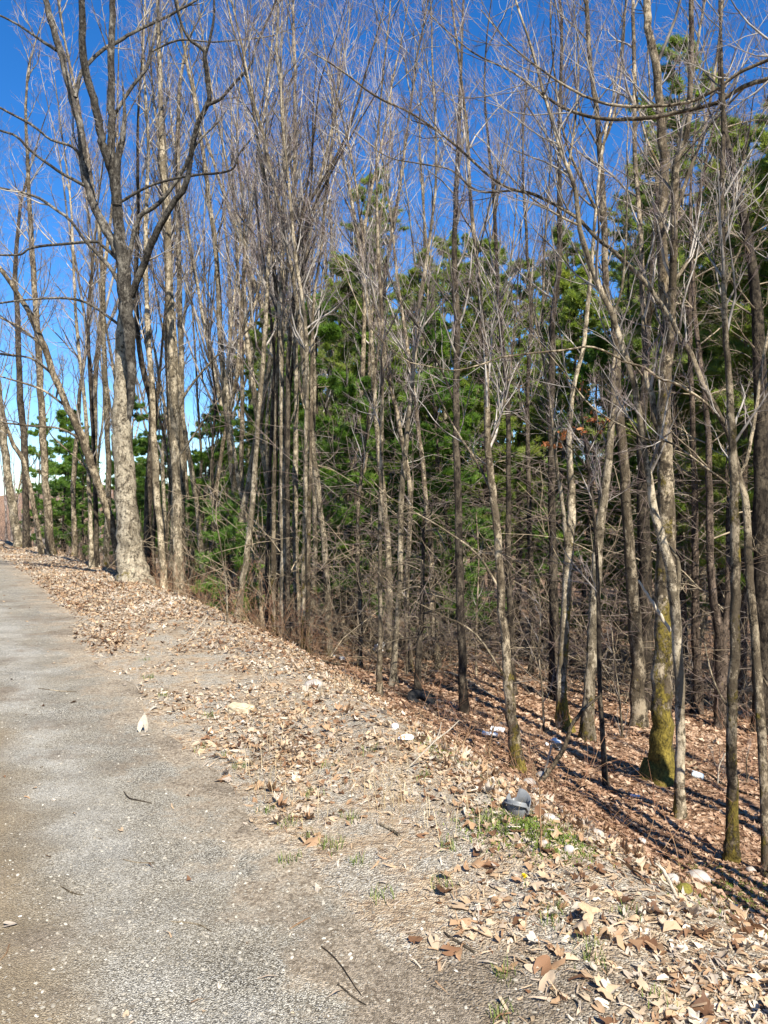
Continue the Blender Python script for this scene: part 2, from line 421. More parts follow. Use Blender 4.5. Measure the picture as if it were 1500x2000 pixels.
# ------------------------------------------------------------------ ground: road, verge, forest floor
ys = np.concatenate([np.arange(-24, -2, 2), np.arange(-2, 2, 0.25), np.arange(2, 9, 0.07), np.arange(9, 20, 0.22), np.arange(20, 60, 0.9), np.arange(60, 421, 9)])
tl = np.concatenate([np.arange(-60, -12, 8), np.arange(-12, -3, 0.6), np.arange(-3, -1.3, 0.12)])
tm = np.arange(-1.3, 1.3, 0.07)
tr = np.concatenate([np.arange(1.3, 4, 0.1), np.arange(4, 14, 0.3), np.arange(14, 40, 1.6), np.arange(40, 421, 16)])
ts = np.concatenate([tl, tm, tr]); i_edge = len(tl); i_bank = len(tl) + len(tm)
Yg, Tg = np.meshgrid(ys, ts, indexing='ij')
tee = te(ys)[:, None]
Wt = np.where(Tg <= -1.3, np.where(Tg < -7, Tg, -7 + (Tg + 7) * (tee + 7) / 5.7), np.where(Tg < 0, Tg * (-tee / 1.3), Tg))
Xg = xb(Yg) + Wt
Zg = height(Xg, Yg)
def sheet(name, j0, j1, mat, attrs=None):
    X, Y, Z = Xg[:, j0:j1], Yg[:, j0:j1], Zg[:, j0:j1]
    n, k = X.shape
    idx = np.arange(n * k).reshape(n, k)
    q = np.stack([idx[:-1, :-1], idx[:-1, 1:], idx[1:, 1:], idx[1:, :-1]], -1).reshape(-1, 4)
    me = make_mesh(name, np.stack([X, Y, Z], -1).reshape(-1, 3), q, mat, attrs)
    return link(name, me, kind='structure')
Tperp = Wt * 0.88
track = np.exp(-((Tperp + 2.55 + np.clip((Yg - 2.5) * 0.12, 0, 1.5)) / 0.6) ** 2) * 1.15 * np.clip(1.25 - Yg / 16, 0.35, 1)
band = np.exp(-((Tperp + 1.75 + np.clip((Yg - 2.5) * 0.13, 0, 1.7)) / 0.22) ** 2) * 0.8
edge_a = np.clip(1 - (te(Yg) * 0.88 - Tperp) / 0.75, 0, 1) * 0.85
_p = hit(990, 1945); soilp = np.exp(-(((Xg - _p[0]) / 0.42) ** 2 + ((Yg - _p[1]) / 0.3) ** 2))
ROAD = sheet('road', 0, i_edge + 1, M_ROAD, {'track': track[:, :i_edge + 1].ravel(), 'band': band[:, :i_edge + 1].ravel(), 'soil': soilp[:, :i_edge + 1].ravel(), 'edge': edge_a[:, :i_edge + 1].ravel()})
VERGE = sheet('verge', i_edge, i_bank + 1, M_VERGE, {'soil': soilp[:, i_edge:i_bank + 1].ravel()})
FLOOR = sheet('forest_floor', i_bank, len(ts), M_FLOOR)

# ------------------------------------------------------------------ trees
def trunk_mesh(P, R, S, moss, rng, flare=0.0, lump=0.05):
    """one trunk or limb: P (K,3), R (K,) ; moss (amount, height)"""
    K = len(P)
    R = R.copy()
    L = np.concatenate([[0], np.cumsum(np.linalg.norm(np.diff(P, axis=0), axis=1))])
    V, Q = tubes(P[None], R[None], S)
    Vr = V.reshape(K, S, 3); a = np.arange(S) * 2 * math.pi / S
    ph = rng.uniform(0, 6.28, 4)
    f = np.exp(-np.maximum(L - 0.12, 0) / 0.2)[:, None] * flare * 1.5
    lob = 1 + f * (0.75 + 0.55 * np.sin(3 * a + ph[0]) + 0.35 * np.sin(5 * a + ph[1]))
    lum = 1 + lump * (np.sin(2 * a[None] + L[:, None] * 2.1 + ph[2]) + np.sin(3 * a[None] - L[:, None] * 3.7 + ph[3])) + rng.normal(0, lump * 0.5, (K, S))
    Vr = P[:, None] + (Vr - P[:, None]) * (lob * lum)[..., None]
    mo = moss[0] * np.exp(-L / (moss[1] * 1.3))[:, None] + moss[0] * 0.6 * (0.5 + 0.5 * np.sin(a + ph[0])[None]) * np.clip(1 - L / (moss[1] * 16), 0, 1)[:, None]
    mo = np.broadcast_to(mo, (K, S))
    return Vr.reshape(-1, 3), Q, mo.ravel()

def twig_crown(parents, n1, L1, zmin, rng, up=0.10, wig=0.12, ang=(0.5, 1.0), r3=0.0035, per=(6, 5), acc=None, lean=None):
    n1 = max(4, int(n1 * 0.60)); r3 = r3 * 0.68
    """branches and twigs on parent polylines [(P,R)]; returns an Acc"""
    acc = acc or Acc()
    seg = []
    for P, R in parents:
        for i in range(len(P) - 1):
            if P[i, 2] > zmin: seg.append((np.linalg.norm(P[i + 1] - P[i]), P[i], P[i + 1], R[i]))
    if not seg: return acc
    w = np.array([s[0] for s in seg]); w = w / w.sum()
    pick = rng.choice(len(seg), n1, p=w); t = rng.uniform(0, 1, (n1, 1))
    A = np.array([seg[i][1] for i in pick]); B = np.array([seg[i][2] for i in pick]); rr = np.array([seg[i][3] for i in pick])
    pos = A * (1 - t) + B * t; tan = nrm(B - A)
    rnd = rng.normal(0, 1, tan.shape); perp = nrm(rnd - (rnd * tan).sum(1, keepdims=True) * tan)
    an = rng.uniform(*ang, (n1, 1)); d = np.cos(an) * tan + np.sin(an) * perp
    if lean is not None: d = d + np.array(lean)
    d[:, 2] += 0.15
    ln = L1 * rng.uniform(0.45, 1.15, n1)
    r = np.minimum(rr * 0.6, 0.011 * ln ** 0.8 + 0.004); r = np.maximum(r, r3 * 1.5)
    P1 = grow(pos, d, ln, 7, wig, up, rng); R1 = taper(r, np.full(n1, r3), 8)
    V, Q = tubes(P1, R1, 4); acc.add(V, Q, tip=0.0)
    s, d, rd, f = spawn(P1, R1, per[0], 0.15, 1.0, 0.45, 0.95, rng)
    ln2 = np.repeat(ln, per[0]) * rng.uniform(0.25, 0.5, len(s)) * (1.15 - 0.6 * f)
    r2 = np.maximum(rd * 0.55, r3)
    P2 = grow(s, d, ln2, 4, wig * 1.2, up, rng); R2 = taper(r2, np.full(len(s), r3 * 0.8), 5)
    V, Q = tubes(P2, R2, 3); acc.add(V, Q, tip=np.repeat(np.tile(np.linspace(0, 0.35, 5), len(s)), 3))
    s, d, rd, f = spawn(P2, R2, per[1], 0.2, 1.0, 0.4, 0.9, rng)
    ln3 = np.repeat(ln2, per[1]) * rng.uniform(0.3, 0.6, len(s))
    P3 = grow(s, d, ln3, 2, wig * 1.3, up, rng); R3 = taper(np.full(len(s), r3 * 0.85), np.full(len(s), r3 * 0.5), 3)
    V, Q = tubes(P3, R3, 3); acc.add(V, Q, tip=np.repeat(np.tile(np.array([0.3, 0.6, 1.0]), len(s)), 3))
    return acc

LANDMARKS = []
HERO_XY = []
def px_line(pts, D0, D1, rng, sub=4, under=False):
    pts = np.array(pts, float)
    n = len(pts)
    arc = np.concatenate([[0], np.cumsum(np.hypot(*np.diff(pts[:, :2], axis=0).T))]); arc /= arc[-1]
    D = D0 + (D1 - D0) * arc
    X = np.stack([at(u, v, d) for (u, v, _), d in zip(pts, D)])
    R = pts[:, 2] / 2 / F * D
    Q = catmull(np.column_stack([X, R]), sub)
    P, R = Q[:, :3], np.maximum(Q[:, 3], 0.003)
    P = P + rng.normal(0, 1, P.shape) * (R * 0.10)[:, None]
    return P, R

def hero(label, pts, mat=None, twig=None, moss=(0.9, 0.35), limbs=(), crown=(30, 1.8), zmin=None, D=None, drift=0.0, top=None, seed=1,
         name='bare_tree', lab2=None, flare=0.5, r3=0.003, S=12, group='bare trees along the edge of the woods', up=0.10, ang=(0.45, 0.95), per=(6, 5), limb_grow=0.5, key=None, limb_mat=None):
    rng = np.random.default_rng(seed * 101 + 3)
    mat = mat or M_GREY; twig = twig or M_TWIG
    u0, v0 = pts[0][:2]
    if D is None: base = hit(u0, v0); D = base[1]
    else: base = np.array([(u0 - 750) / F * D, D, 0]); base[2] = float(height(base[0], base[1]))
    pts = [list(p) for p in pts]
    vb = 1000 - (base[2] - EYE) * F / D
    pts[0][1] = vb
    P, R = px_line(pts, D, D * (1 + drift), rng)
    P = np.vstack([P[0] - [0, 0, 0.25], P]); R = np.concatenate([[R[0]], R])
    if top and P[-1, 2] < top:                         # carry the leader on above the last measured point
        d = nrm((P[-1] - P[-5])[None]); d = nrm(d * 0.6 + np.array([[0, 0, 0.4]]))
        L = (top - P[-1, 2]) / max(d[0, 2], 0.5)
        E = grow(P[-1:], d, np.array([L]), 10, 0.05, 0.05, rng)[0][1:]
        P = np.vstack([P, E]); R = np.concatenate([R, R[-1] + (0.006 - R[-1]) * np.linspace(0.1, 1, 10)])
    root = link(name, None, loc=base, label=label, cat='tree', group=group)
    V, Q, mo = trunk_mesh(P, R, S, moss, rng, flare)
    link('trunk', make_mesh('trunk', V - base, Q, mat, {'moss': mo}), root)
    parents = [(P, R)]
    for lb in limbs:
        lp = np.array(lb, float)
        # depth where the limb leaves the trunk or an earlier limb
        cand = np.vstack([p for p, _ in parents]); cu = 750 + F * cand[:, 0] / cand[:, 1]; cv = 1000 - F * (cand[:, 2] - EYE) / cand[:, 1]
        j = np.argmin((cu - lp[0, 0]) ** 2 + (cv - lp[0, 1]) ** 2); d0 = cand[j, 1]
        span = np.hypot(*(lp[-1, :2] - lp[0, :2])) / F * d0
        LP, LR = px_line(lp, d0, d0 + rng.uniform(-0.35, 0.35) * span, rng)
        d = nrm((LP[-1] - LP[-4])[None])
        Lx = max(limb_grow * span, 0.3)
        E = grow(LP[-1:], d, np.array([Lx]), 6, 0.10, 0.08, rng)[0][1:]
        LP = np.vstack([LP, E]); LR = np.concatenate([LR, LR[-1] + (0.004 - LR[-1]) * np.linspace(0.15, 1, 6)])
        V, Q, mo = trunk_mesh(LP, LR, 7, (moss[0] * 0.25, 0.3), rng, 0.0, 0.04)
        link('limb', make_mesh('limb', V - base, Q, limb_mat or mat, {'moss': mo}), root)
        parents.append((LP, LR))
    if crown and crown[0]:
        z = base[2] + 2.5 if zmin is None else zmin
        a = twig_crown(parents, crown[0], crown[1], z, rng, up=up, r3=r3, ang=ang, per=per)
        if a.n:
            me = a.mesh('crown', twig); me.transform(__import__('mathutils').Matrix.Translation(-Vector(base)))
            link('crown', me, root)
    HERO_XY.append(base[:2])
    if key: LANDMARKS.append((u0 if D < 30 else u0, key))
    return root

# ---- the roadside maple and its neighbours on the left
hero('big old maple with scaly bark leaning out over the road edge, forking into many stems',
     [(262, 1140, 60), (254, 1090, 50), (249, 1030, 45), (244, 950, 40), (239, 860, 36), (236, 790, 33), (238, 720, 30), (239, 650, 24), (242, 600, 16), (243, 570, 8)],
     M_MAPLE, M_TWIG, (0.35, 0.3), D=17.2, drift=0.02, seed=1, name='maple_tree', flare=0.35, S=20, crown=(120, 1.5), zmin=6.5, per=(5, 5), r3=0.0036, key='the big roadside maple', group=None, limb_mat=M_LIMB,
     limbs=[[(250, 830, 10), (256, 770, 15), (256, 710, 20), (252, 650, 25), (247, 600, 28), (243, 550, 27), (238, 500, 25), (233, 450, 22), (228, 395, 20)], [(229, 400, 20), (218, 333, 18), (204, 293, 17), (197, 260, 16), (187, 207, 16), (170, 150, 15), (163, 100, 14), (160, 0, 12), (158, -60, 10)], [(238, 510, 20), (217, 467, 17), (187, 410, 17), (173, 367, 15), (163, 317, 15), (157, 250, 14), (143, 200, 13), (133, 160, 13), (117, 100, 13), (100, 40, 12), (83, -20, 10)],
            [(221, 345, 15), (218, 300, 15), (218, 250, 15), (218, 200, 14), (217, 110, 14), (220, 50, 13), (220, -30, 11)],
            [(248, 610, 18), (256, 578, 15), (283, 513, 14), (307, 450, 13), (337, 400, 12), (363, 360, 11), (377, 283, 10), (387, 240, 10), (407, 200, 9), (407, 167, 9), (400, 117, 8), (397, 97, 8), (367, 73, 6), (347, 23, 5), (338, -20, 4)],
            [(401, 110, 6), (410, 77, 6), (418, 33, 5), (418, -20, 4)],
            [(405, 205, 7), (430, 193, 6), (460, 160, 6), (490, 127, 5), (500, 90, 5), (533, 17, 4)],
            [(247, 530, 9), (258, 470, 9), (273, 423, 9), (310, 397, 8), (350, 345, 7), (372, 300, 6)],
            [(228, 505, 7), (200, 480, 6), (180, 472, 6), (67, 483, 5), (40, 497, 4), (0, 498, 4)],
            [(236, 560, 9), (213, 520, 8), (167, 470, 7), (140, 433, 6), (110, 410, 6), (67, 383, 5), (0, 367, 4)],
            [(170, 365, 7), (113, 333, 6), (63, 297, 5), (33, 267, 5), (0, 255, 4)],
            [(163, 318, 7), (143, 287, 6), (100, 273, 5), (60, 243, 5), (0, 210, 4)],
            [(110, 98, 7), (67, 70, 5), (33, 47, 4), (0, 30, 4)],
            [(147, 190, 8), (160, 140, 8), (197, 100, 7), (233, 80, 7), (267, 60, 6), (317, 37, 6), (367, 10, 5)],
            [(222, 225, 7), (260, 167, 6), (287, 133, 6), (297, 93, 5), (307, 40, 5), (310, 0, 4)],
            [(297, 100, 4), (350, 78, 4), (417, 82, 3), (500, 75, 3)],
            [(232, 395, 7), (243, 390, 6), (300, 360, 5), (377, 343, 5), (450, 333, 4), (467, 300, 4), (500, 260, 3)],
            [(240, 640, 6), (180, 597, 5), (133, 583, 5), (60, 585, 4), (0, 592, 4)]])
hero('smooth slender tree leaning steeply left from the foot of the big maple',
     [(240, 1112, 20), (220, 1033, 17), (200, 967, 16), (182, 917, 16), (163, 860, 15), (133, 797, 14), (103, 727, 13), (87, 677, 12), (67, 633, 11), (50, 600, 10), (12, 540, 9), (-30, 490, 8)],
     M_GREY, M_TWIG, (0.5, 0.3), D=18.5, drift=-0.05, seed=2, crown=(40, 2.0), zmin=2.6, top=8, r3=0.004, key='the steeply leaning stem',
     limbs=[[(163, 862, 5), (120, 838, 4), (60, 832, 4), (0, 825, 3)], [(133, 797, 5), (80, 760, 4), (0, 735, 3)], [(103, 730, 5), (60, 700, 4), (0, 690, 3)], [(87, 680, 5), (40, 640, 4), (0, 620, 4)], [(190, 940, 5), (160, 905, 4), (110, 860, 3)]])
hero('grey trunk with mottled bark just right of the big maple', [(322, 1135, 15), (314, 1050, 13), (306, 963, 13), (300, 850, 12), (297, 767, 11), (290, 667, 10), (287, 600, 9), (284, 450, 8), (290, 300, 6)],
     M_PALE, moss=(0.4, 0.3), D=17.9, seed=3, crown=(40, 1.8), zmin=5, top=15, r3=0.004, key='the mottled maple neighbour')
hero('upright trunk blotched with dark lichen, right of the big maple', [(349, 1120, 20), (346, 1005, 18), (343, 900, 17), (339, 767, 16), (333, 633, 15), (329, 500, 13), (327, 400, 12), (317, 300, 11), (311, 100, 8), (308, 0, 6)],
     M_PALE, moss=(0.45, 0.3), D=18.3, seed=4, crown=(60, 2.0), zmin=5, top=17, r3=0.004, key='the lichen-blotched trunk',
     limbs=[[(340, 820, 6), (362, 770, 5), (400, 720, 4), (440, 680, 4), (480, 650, 3), (520, 600, 3)], [(343, 900, 5), (375, 855, 4), (420, 790, 3)]])
hero('dark shaded trunk squeezed between the maple and its mottled neighbour', [(291, 1125, 17), (288, 1000, 15), (293, 900, 14), (296, 800, 12), (272, 680, 10), (266, 560, 9), (270, 400, 7)], M_DARK, moss=(0.3, 0.3), D=19.4, seed=5, crown=(35, 1.8), zmin=5, top=15, r3=0.0045)
hero('straight pale trunk rising close behind the lichen-blotched trunk', [(357, 1100, 12), (356, 900, 11), (354, 700, 10), (350, 567, 10), (347, 333, 9), (348, 233, 8)], M_PALE, moss=(0.2, 0.3), D=21.5, seed=6, crown=(45, 2.0), zmin=6, top=17, r3=0.0048)
hero('thin white-barked trunk in front of the brush left of the maple', [(180, 1092, 9), (176, 1000, 8), (172, 900, 8), (165, 780, 7), (150, 640, 6), (143, 500, 5)], M_PALE, moss=(0.2, 0.3), D=21, seed=7, crown=(40, 1.8), zmin=4, top=14, r3=0.0045, key='the thin white trunk')
hero('dark twin standing tight against the thin white trunk', [(190, 1094, 10), (187, 1000, 9), (184, 900, 8), (178, 780, 7), (172, 640, 6)], M_DARK, moss=(0.2, 0.3), D=21.3, seed=8, crown=(35, 1.8), zmin=4, top=14, r3=0.0045)
hero('grey scaly trunk at the top of the leafy bank', [(99, 1070, 17), (94, 1000, 15), (88, 933, 14), (83, 833, 13), (78, 733, 13), (70, 600, 11), (60, 450, 9)], M_GREY, moss=(0.3, 0.3), D=27, seed=9, crown=(60, 2.4), zmin=4, top=20, r3=0.006, key='the scaly bank trunk')
hero('leftmost trunk, curving out to the left above the road', [(36, 1052, 18), (30, 1020, 16), (20, 967, 15), (8, 867, 14), (0, 780, 12), (-20, 650, 10)], M_PALE, moss=(0.3, 0.3), D=34, seed=10, crown=(45, 2.6), zmin=5, top=18, r3=0.007, key='the leftmost trunk')
hero('crooked stem leaning left between the scaly bank trunk and the leftmost trunk', [(82, 1063, 10), (63, 977, 10), (45, 900, 9), (22, 860, 8), (5, 800, 7), (-10, 700, 6)], M_GREY, moss=(0.3, 0.3), D=28, seed=11, crown=(30, 2.2), zmin=4, top=13, r3=0.006)
hero('dark trunk with a kink behind the crooked leaning stem', [(52, 1055, 13), (50, 950, 13), (47, 860, 13), (40, 780, 12), (38, 700, 11), (30, 550, 9)], M_DARK, moss=(0.2, 0.3), D=33, seed=12, crown=(50, 2.6), zmin=5, top=20, r3=0.0065)

# ---- middle
hero('curved pale trunk sweeping up from the brushy bank', [(463, 1213, 15), (470, 1160, 13), (480, 1100, 12), (488, 1033, 11), (497, 933, 10), (503, 833, 9), (512, 733, 9), (520, 600, 8), (528, 450, 7)], M_PALE, moss=(0.5, 0.25), seed=13, D=13.0, crown=(45, 1.6), zmin=3.5, top=12, r3=0.003, key='the curved pale trunk')
hero('straight slim trunk behind the curved pale trunk', [(472, 1180, 9), (472, 1067, 9), (472, 900, 9), (473, 767, 8), (472, 633, 7), (478, 480, 6)], M_GREY, moss=(0.2, 0.3), D=17.5, seed=14, crown=(35, 1.8), zmin=4, top=14, r3=0.004)
hero('thickest stem of the tight trunk cluster at the bank crest', [(553, 1255, 15), (552, 1197, 13), (553, 1080, 12), (552, 967, 12), (550, 850, 11), (550, 733, 10), (547, 600, 10), (550, 567, 9), (555, 333, 8), (550, 200, 6), (543, 133, 5)], M_PALE, moss=(0.5, 0.4), D=13.2, seed=15, crown=(70, 1.5), zmin=4.5, top=13, r3=0.003, key='the tight trunk cluster')
hero('second stem of the tight cluster, left of its thickest stem', [(536, 1250, 12), (535, 1197, 11), (535, 1000, 10), (538, 867, 9), (541, 740, 8), (545, 633, 8), (530, 480, 6)], M_GREY, moss=(0.7, 0.5), D=13.4, seed=16, crown=(35, 1.4), zmin=4, top=11, r3=0.003)
hero('thin dark stem on the left side of the tight cluster', [(521, 1240, 8), (521, 1150, 8), (523, 1033, 7), (530, 833, 7), (536, 700, 6), (520, 550, 5)], M_DARK, moss=(0.3, 0.4), D=13.9, seed=17, crown=(25, 1.4), zmin=4, top=10, r3=0.003)
hero('shaded dark stem on the right side of the tight cluster', [(563, 1255, 9), (563, 1150, 9), (562, 933, 9), (563, 700, 9), (573, 600, 8), (580, 500, 8), (593, 417, 7), (633, 350, 6), (680, 260, 5)], M_DARK, moss=(0.3, 0.4), D=13.0, seed=18, crown=(45, 1.6), zmin=4.5, top=11, r3=0.003,
     limbs=[[(580, 500, 5), (600, 430, 5), (650, 330, 4), (700, 240, 3)], [(575, 560, 5), (585, 450, 5), (605, 330, 4), (620, 200, 3)]])
hero('left stem of the paired thin trunks, mossy and pale', [(592, 1268, 10), (592, 1167, 9), (595, 1030, 9), (597, 900, 9), (600, 767, 8), (597, 650, 8), (593, 600, 7), (577, 500, 7), (566, 380, 5)], M_PALE, moss=(0.6, 0.6), D=12.4, seed=19, crown=(45, 1.5), zmin=4, top=11, r3=0.003, key='the paired thin trunks')
hero('right stem of the paired thin trunks, slightly thinner', [(601, 1262, 8), (602, 1150, 8), (604, 1000, 8), (607, 867, 7), (609, 740, 7), (612, 600, 6), (630, 470, 5)], M_GREY, moss=(0.5, 0.6), D=12.9, seed=20, crown=(35, 1.5), zmin=4, top=11, r3=0.003)
hero('stout brown trunk at the back of the clearing above the white bag', [(664, 1252, 18), (668, 1167, 15), (676, 1080, 13), (683, 950, 12), (690, 880, 11), (703, 800, 10), (708, 733, 9), (712, 600, 8)], M_GREY, moss=(0.4, 0.3), seed=21, crown=(40, 2), zmin=3.0, top=14, r3=0.004, key='the stout back trunk')
hero('slim forked trunk right beside the stout brown trunk at the back', [(685, 1252, 12), (690, 1170, 10), (700, 1050, 9), (708, 950, 8), (718, 850, 7), (722, 700, 6)], M_GREY, moss=(0.5, 0.3), seed=22, crown=(30, 1.8), zmin=2.5, top=11, r3=0.004, limbs=[[(687, 1215, 7), (678, 1160, 6), (674, 1080, 5), (676, 950, 4)]])
hero('pencil-straight slim trunk standing alone in the clearing', [(740, 1357, 12), (742, 1270, 10), (743, 1197, 9), (742, 1033, 8), (745, 900, 8), (747, 700, 7), (745, 600, 7), (738, 480, 6), (735, 350, 4)], M_GREY, moss=(0.4, 0.2), seed=23, crown=(40, 1.3), zmin=2.5, top=10, r3=0.0026, key='the pencil-straight trunk')
hero('whitish trunk with a mossy yellow foot leaning gently right', [(767, 1340, 15), (771, 1280, 11), (777, 1200, 11), (782, 1120, 11), (783, 1000, 11), (793, 867, 10), (803, 767, 10), (813, 667, 9), (818, 600, 9), (835, 500, 7), (850, 380, 5)], M_PALE, moss=(0.9, 0.12), seed=24, crown=(40, 1.5), zmin=3.5, top=11, r3=0.0028, key='the leaning whitish trunk')
hero('dead snag with an orange foot and a tangle of drooping twigs', [(816, 1352, 12), (818, 1300, 12), (820, 1250, 11), (824, 1190, 9), (826, 1120, 8), (829, 1000, 6)], M_DARK, M_DEAD, moss=(0.9, 0.1), seed=25, crown=(60, 0.8), zmin=-0.6, up=-0.16, ang=(0.7, 1.5), r3=0.003, name='dead_snag', group=None)
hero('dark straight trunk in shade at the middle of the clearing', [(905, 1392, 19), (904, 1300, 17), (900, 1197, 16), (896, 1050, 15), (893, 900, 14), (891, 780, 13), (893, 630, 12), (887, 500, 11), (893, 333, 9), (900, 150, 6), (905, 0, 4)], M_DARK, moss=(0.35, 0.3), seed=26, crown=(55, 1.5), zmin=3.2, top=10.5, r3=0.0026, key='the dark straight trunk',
     limbs=[[(891, 800, 5), (870, 740, 4), (830, 660, 4), (790, 600, 3)], [(892, 640, 5), (915, 560, 4), (940, 470, 3), (960, 380, 3)]])
hero('slim trunk with a yellow mossy foot bending left as it rises', [(1012, 1503, 27), (1005, 1440, 22), (995, 1360, 20), (988, 1280, 18), (981, 1197, 17), (972, 1050, 15), (962, 960, 14), (953, 870, 13), (950, 750, 11), (947, 675, 10), (939, 600, 9), (930, 500, 8), (920, 400, 7), (912, 250, 5)], M_GREY, moss=(1.0, 0.16), seed=27, crown=(60, 1.2), zmin=1.8, top=8.5, r3=0.002, key='the yellow-footed bending trunk',
     limbs=[[(962, 965, 6), (930, 900, 5), (890, 840, 4), (850, 760, 3)], [(953, 870, 6), (985, 790, 5), (1000, 690, 4), (1010, 580, 3)], [(990, 1330, 4), (930, 1240, 4), (860, 1200, 3), (800, 1170, 2)], [(975, 1150, 5), (930, 1080, 4), (860, 1030, 3), (810, 1000, 2)]])
hero('dark trunk rising just behind the yellow-footed bending trunk', [(1003, 1395, 14), (999, 1300, 12), (995, 1170, 11), (992, 1050, 11), (993, 930, 10), (992, 810, 10), (986, 720, 9), (974, 600, 8), (968, 450, 7)], M_DARK, moss=(0.8, 0.2), D=12.3, seed=28, crown=(40, 1.6), zmin=3, top=10, r3=0.0028)
hero('wavy trunk coated in golden moss that forks low', [(1104, 1428, 30), (1099, 1380, 22), (1097, 1340, 20), (1101, 1250, 19), (1107, 1150, 19), (1113, 1050, 18), (1116, 1000, 16), (1114, 930, 13), (1112, 850, 11), (1120, 760, 9), (1139, 680, 8), (1148, 600, 8), (1160, 450, 6)], M_PALE, moss=(0.95, 0.7), seed=29, crown=(45, 1.4), zmin=2.2, top=9, r3=0.0025, key='the golden-mossed trunk', limbs=[[(1108, 1080, 9), (1098, 980, 8), (1086, 900, 6), (1076, 800, 5), (1060, 700, 4)]])
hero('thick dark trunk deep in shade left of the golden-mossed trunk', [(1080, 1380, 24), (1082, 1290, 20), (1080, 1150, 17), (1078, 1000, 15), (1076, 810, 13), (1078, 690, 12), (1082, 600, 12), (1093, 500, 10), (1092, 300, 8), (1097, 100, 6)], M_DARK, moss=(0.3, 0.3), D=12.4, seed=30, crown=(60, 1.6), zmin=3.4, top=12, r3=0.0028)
hero('smooth pale trunk leaning right, ending broken off high', [(1146, 1447, 28), (1150, 1350, 23), (1156, 1260, 21), (1160, 1197, 20), (1170, 1050, 18), (1180, 970, 17), (1188, 900, 16), (1196, 810, 13), (1197, 740, 9), (1200, 690, 4)], M_PALE, moss=(0.7, 0.25), seed=31, crown=(22, 1.0), zmin=1.2, r3=0.0024, key='the pale leaning trunk')
M14 = hero('thin dark stem beside the pale leaning trunk, with clinging orange leaves', [(1183, 1533, 11), (1178, 1450, 10), (1172, 1340, 9), (1169, 1230, 8), (1166, 1100, 7), (1160, 1000, 6), (1150, 920, 5), (1140, 850, 4)], M_DARK, moss=(0.2, 0.2), seed=32, crown=(24, 0.8), zmin=0.4, r3=0.0018, top=3.0, limbs=[[(1150, 920, 4), (1120, 880, 3), (1095, 860, 2)], [(1146, 890, 3), (1165, 850, 3), (1190, 820, 2)]])
hero('stout trunk tilting left behind the twin mossy giant', [(1248, 1420, 30), (1246, 1340, 27), (1243, 1260, 25), (1238, 1197, 24), (1226, 1050, 21), (1220, 930, 19), (1215, 870, 18), (1205, 750, 16), (1199, 630, 14), (1183, 567, 13), (1180, 433, 12), (1167, 233, 10), (1153, 133, 9), (1147, 33, 8), (1140, -60, 6)], M_GREY, moss=(0.6, 0.5), seed=33, crown=(70, 1.6), zmin=3.2, top=12, r3=0.0026, key='the left-tilting trunk',
     limbs=[[(1180, 440, 7), (1150, 380, 6), (1110, 290, 5), (1090, 200, 4), (1075, 60, 3)], [(1172, 300, 6), (1200, 220, 5), (1215, 120, 4), (1222, 0, 3)]])
# ---- right foreground
hero('mossy giant with a broad yellow-green foot, the thickest trunk on the right', [(1293, 1520, 64), (1293, 1480, 48), (1293, 1417, 42), (1294, 1350, 40), (1294, 1283, 38), (1299, 1170, 36), (1303, 990, 32), (1298, 900, 30), (1296, 820, 28), (1302, 720, 22), (1310, 640, 20), (1296, 560, 19), (1293, 433, 19), (1299, 333, 18), (1293, 267, 17), (1287, 200, 16), (1283, 133, 15), (1268, 67, 14), (1263, 0, 13), (1255, -150, 9)], M_GREY, moss=(0.95, 0.5), seed=34, flare=0.45, S=18, crown=(80, 1.4), zmin=2.5, r3=0.0022, name='maple_tree', key='the mossy giant',
     limbs=[[(1306, 700, 17), (1314, 600, 16), (1317, 433, 15), (1320, 317, 14), (1337, 283, 12), (1347, 200, 11), (1350, 100, 10), (1350, 0, 9), (1352, -80, 7)],
            [(1294, 845, 13), (1280, 822, 12), (1274, 774, 12), (1263, 735, 11), (1260, 690, 11), (1257, 630, 10), (1253, 500, 10), (1247, 400, 9), (1240, 300, 9), (1240, 167, 8), (1237, 33, 7), (1235, -50, 5)],
            [(1318, 420, 8), (1345, 340, 7), (1375, 250, 6), (1395, 150, 5), (1410, 30, 4)], [(1316, 550, 7), (1345, 510, 7), (1378, 470, 6), (1405, 430, 5), (1430, 400, 4)],
            [(1290, 330, 6), (1262, 270, 5), (1245, 200, 4)]])
hero('trunk with a kinked peeling bend crossing in front of the mossy giant', [(1328, 1595, 23), (1328, 1550, 20), (1328, 1483, 19), (1327, 1350, 19), (1323, 1250, 19), (1317, 1183, 19), (1308, 1110, 18), (1292, 1050, 17), (1277, 990, 15), (1262, 900, 13), (1253, 840, 12), (1244, 780, 12), (1229, 720, 11), (1205, 645, 11), (1190, 600, 10), (1173, 567, 10), (1133, 450, 9), (1123, 367, 8), (1097, 300, 7), (1067, 200, 6), (1040, 100, 5), (1007, 0, 4)], M_PALE, moss=(0.45, 0.9), seed=35, drift=-0.06, crown=(80, 1.1), zmin=1.8, r3=0.0018, key='the kinked peeling trunk',
     limbs=[[(1318, 1190, 9), (1325, 1130, 9), (1323, 1095, 8), (1312, 1075, 6)], [(1196, 620, 6), (1215, 560, 5), (1222, 470, 4), (1226, 350, 3)], [(1130, 440, 5), (1090, 420, 4), (1030, 380, 3), (985, 330, 2)], [(1110, 330, 5), (1125, 220, 4), (1130, 110, 3), (1120, 0, 2)]])
